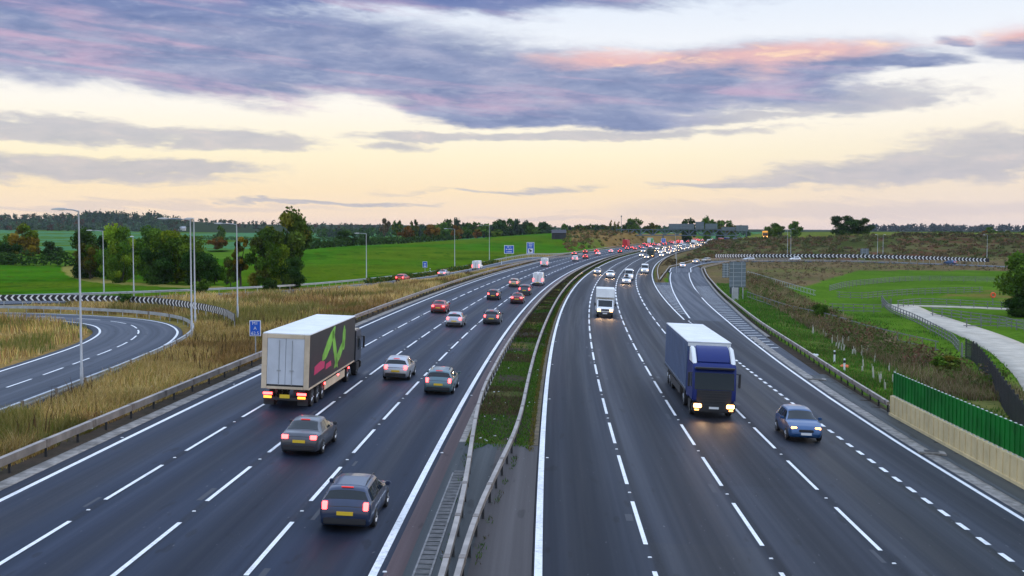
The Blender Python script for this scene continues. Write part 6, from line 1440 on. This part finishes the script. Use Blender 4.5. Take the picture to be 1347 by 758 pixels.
rng = np.random.default_rng(24); s = rng.uniform(30, 54, 900); t = np.where(rng.random(900) < .5, np.interp(s, [30, 41, 49, 54], [.22, .5, .95, 1.2]), np.interp(s, [30, 41, 52, 54], [-.65, -.7, -1.25, -1.4])) + rng.normal(0, .07, 900); k = vnoise(s * 1.0, s * 0, 1.2, 3) > .52; s, t = s[k], t[k]; x, y, z = road(s, t)
blades('paving_weeds', x, y, z, rng.uniform(.05, .2, len(x)), np.full(len(x), .03), pick(GRN, (2, 1, 3, 1, 1, 1), len(x), rng), .8, 25)
# right verge: green strip, brown scrub, meadow tufts
def right_grass(n, s0, s1, d0, d1, w, h, cols, wts, seed, name='verge_grass', thr=.2):
    rng = np.random.default_rng(seed); s = s0 + (s1 - s0) * rng.random(n); base = np.interp(s, [60, 69.5, 88, 110, 133, 169, 243, 300, 352], [23.6, 23.7, 24.7, 25.6, 26.3, 28, 30.5, 31.8, 33]); t = base + d0 + (d1 - d0) * rng.random(n); x, y, _ = road(s, t)
    k = ~(near_poly(FOOTPATH, x, y, 2.3) | near_poly(SLIPR, x, y, 5.0)) & clumped(x, y, 2.4, thr, rng); x, y = x[k], y[k]; n = len(x)
    blades(name, x, y, ground(x, y), h * rng.uniform(.5, 1.4, n), np.full(n, w), pick(cols, wts, n, rng, x, y), .55, seed)
MG = np.array([(.06, .16, .018), (.085, .2, .022), (.05, .12, .018), (.16, .16, .045), (.2, .14, .06)])
right_grass(45000, 70, 130, .2, 6.0, .05, .26, MG, (4, 3, 3, 2, 1.2), 31)
right_grass(30000, 130, 250, .2, 6, .09, .3, MG, (4, 3, 3, 1, .6), 32)
right_grass(30000, 48, 170, 5, 22, .07, .22, MG, (4, 4, 3, .8, .3), 34, 'meadow_grass', .3)
BRN = np.array([(.23, .17, .09), (.17, .135, .06), (.30, .235, .13), (.11, .15, .035), (.17, .11, .06)])
right_grass(26000, 78, 150, 5.0, 11.5, .06, .75, BRN, (3, 3, 4, 3, 1.5), 35, 'brown_scrub_grass', .36)
right_grass(26000, 150, 300, 5.0, 13, .11, .8, BRN, (3, 3, 4, 3, 1.5), 36, 'brown_scrub_grass', .36)
def lumps(name, x, y, R_, n_, leaf, cols, seed, flat=.75, cv=.3):
    rng = np.random.default_rng(seed); N = len(x); k = np.repeat(np.arange(N), n_); d = rng.normal(size=(N * n_, 3)); d /= np.linalg.norm(d, axis=1)[:, None]; d[:, 2] = np.abs(d[:, 2])
    r = R_[k] * rng.uniform(.5, 1.05, N * n_); z = ground(x, y); P = np.stack([x, y, z], 1)[k] + d * r[:, None] * np.array([1, 1, flat * 1.3]); V, Q = leaf_quads(P, d, np.full(len(P), leaf) * (R_[k] ** .5), rng)
    cc = np.array(cols)[rng.integers(0, len(cols), N)] * rng.uniform(1 - cv, 1 + cv, (N, 1)); c = cc[k] * rng.uniform(.7, 1.3, (len(P), 1))
    return tag(link(name, np_mesh(name, V, Q, M_SCRUBM, cols=np.repeat(c, 4, 0))), kind='stuff')
SCR = [(.14, .085, .045), (.11, .095, .035), (.07, .095, .025), (.16, .11, .05), (.11, .055, .035), (.06, .09, .02)]
rng = np.random.default_rng(50); n = 700; s = rng.uniform(84, 290, n); base = np.interp(s, [69.5, 88, 110, 133, 169, 243, 300], [23.7, 24.7, 25.6, 26.3, 28, 30.5, 31.8]); x, y, _ = road(s, base + rng.uniform(5.5, 12.5, n)); k = (vnoise(x, y, 6, 51) > .3) & ~near_poly(FOOTPATH, x, y, 3.5); lumps('young_scrub', x[k], y[k], rng.uniform(.4, 1.35, k.sum()), 60, .14, SCR + [(.16, .12, .07), (.09, .12, .03), (.07, .10, .025)], 51, 1.0)
n = 1500; x = rng.uniform(52, 260, n); y = rng.uniform(416, 524, n); q_ = rng.random(n) < .25; x = np.where(q_, rng.uniform(85, 132, n), x); y = np.where(q_, rng.uniform(500, 640, n), y); k = ~near_poly(SLIPR, x, y, 8) & (st(x, y)[1] > 26); x, y = x[k], y[k]; lumps('bank_scrub', x, y, rng.uniform(.7, 1.9, len(x)), 34, .36, [(.12, .095, .04), (.10, .10, .035), (.13, .10, .05), (.08, .095, .03), (.14, .085, .045)], 52, .6, .15)
n = 2600; x = rng.uniform(42, 185, n); y = rng.uniform(235, 412, n); k = (vnoise(x, y, 9, 55) > .2) & inpoly(x, y, [(40, 250), (60, 240), (100, 330), (150, 330), (170, 250), (190, 250), (180, 420), (60, 400), (44, 320)]) & ~near_poly(SLIPR, x, y, 7) & (st(x, y)[1] > 36); x, y = x[k], y[k]; lumps('roadside_scrub', x, y, rng.uniform(.25, .75, len(x)), 18, .24, [(.21, .15, .085), (.25, .18, .10), (.15, .11, .06), (.12, .12, .05)], 53, .9)
n = 300; s = rng.uniform(250, 430, n); t = rng.uniform(19.6, 30, n); k = t < np.where(s < 352, si(s) - 2.0, 29); x, y, _ = road(s[k], t[k]); k2 = ~near_poly(SLIPR, x, y, 6.0); x, y = x[k2], y[k2]; lumps('island_scrub', x, y, rng.uniform(.4, .9, len(x)), 26, .3, [(.12, .085, .04), (.09, .065, .03), (.14, .11, .05)], 54, .7)
n = 420; d = rng.uniform(470, 720, n); px = rng.uniform(742, 872, n); x = (px - 673.5) * d / F; y = d; k = (st(x, y)[1] < -20.5); x, y = x[k], y[k]; lumps('mound_grass', x, y, rng.uniform(.7, 1.5, len(x)), 26, .5, [(.24, .16, .06), (.17, .12, .05), (.10, .12, .03), (.20, .13, .05)], 56, .8)
n = 130; s = rng.uniform(40, 330, n); x, y, _ = road(s, rng.uniform(-19.6, -18.9, n)); lumps('edge_weeds', x, y, rng.uniform(.15, .4, n), 16, .12, [(.05, .06, .02), (.09, .06, .03), (.06, .09, .02)], 57, .9)

# ------------------------------------------------------------------ evening air
def haze():
    m = bpy.data.materials.new('evening_air'); m.use_nodes = True; t = m.node_tree; t.nodes.clear()
    out = t.nodes.new('ShaderNodeOutputMaterial'); v = t.nodes.new('ShaderNodeVolumePrincipled'); v.inputs['Color'].default_value = (.80, .87, 1.0, 1); v.inputs['Density'].default_value = .00004; v.inputs['Anisotropy'].default_value = .2
    t.links.new(v.outputs[0], out.inputs['Volume'])
    b = MB(); b.box((0, 0, 45), (7600, 7600, 240)); o = b.build('haze', m); tag(o, kind='stuff')
haze()
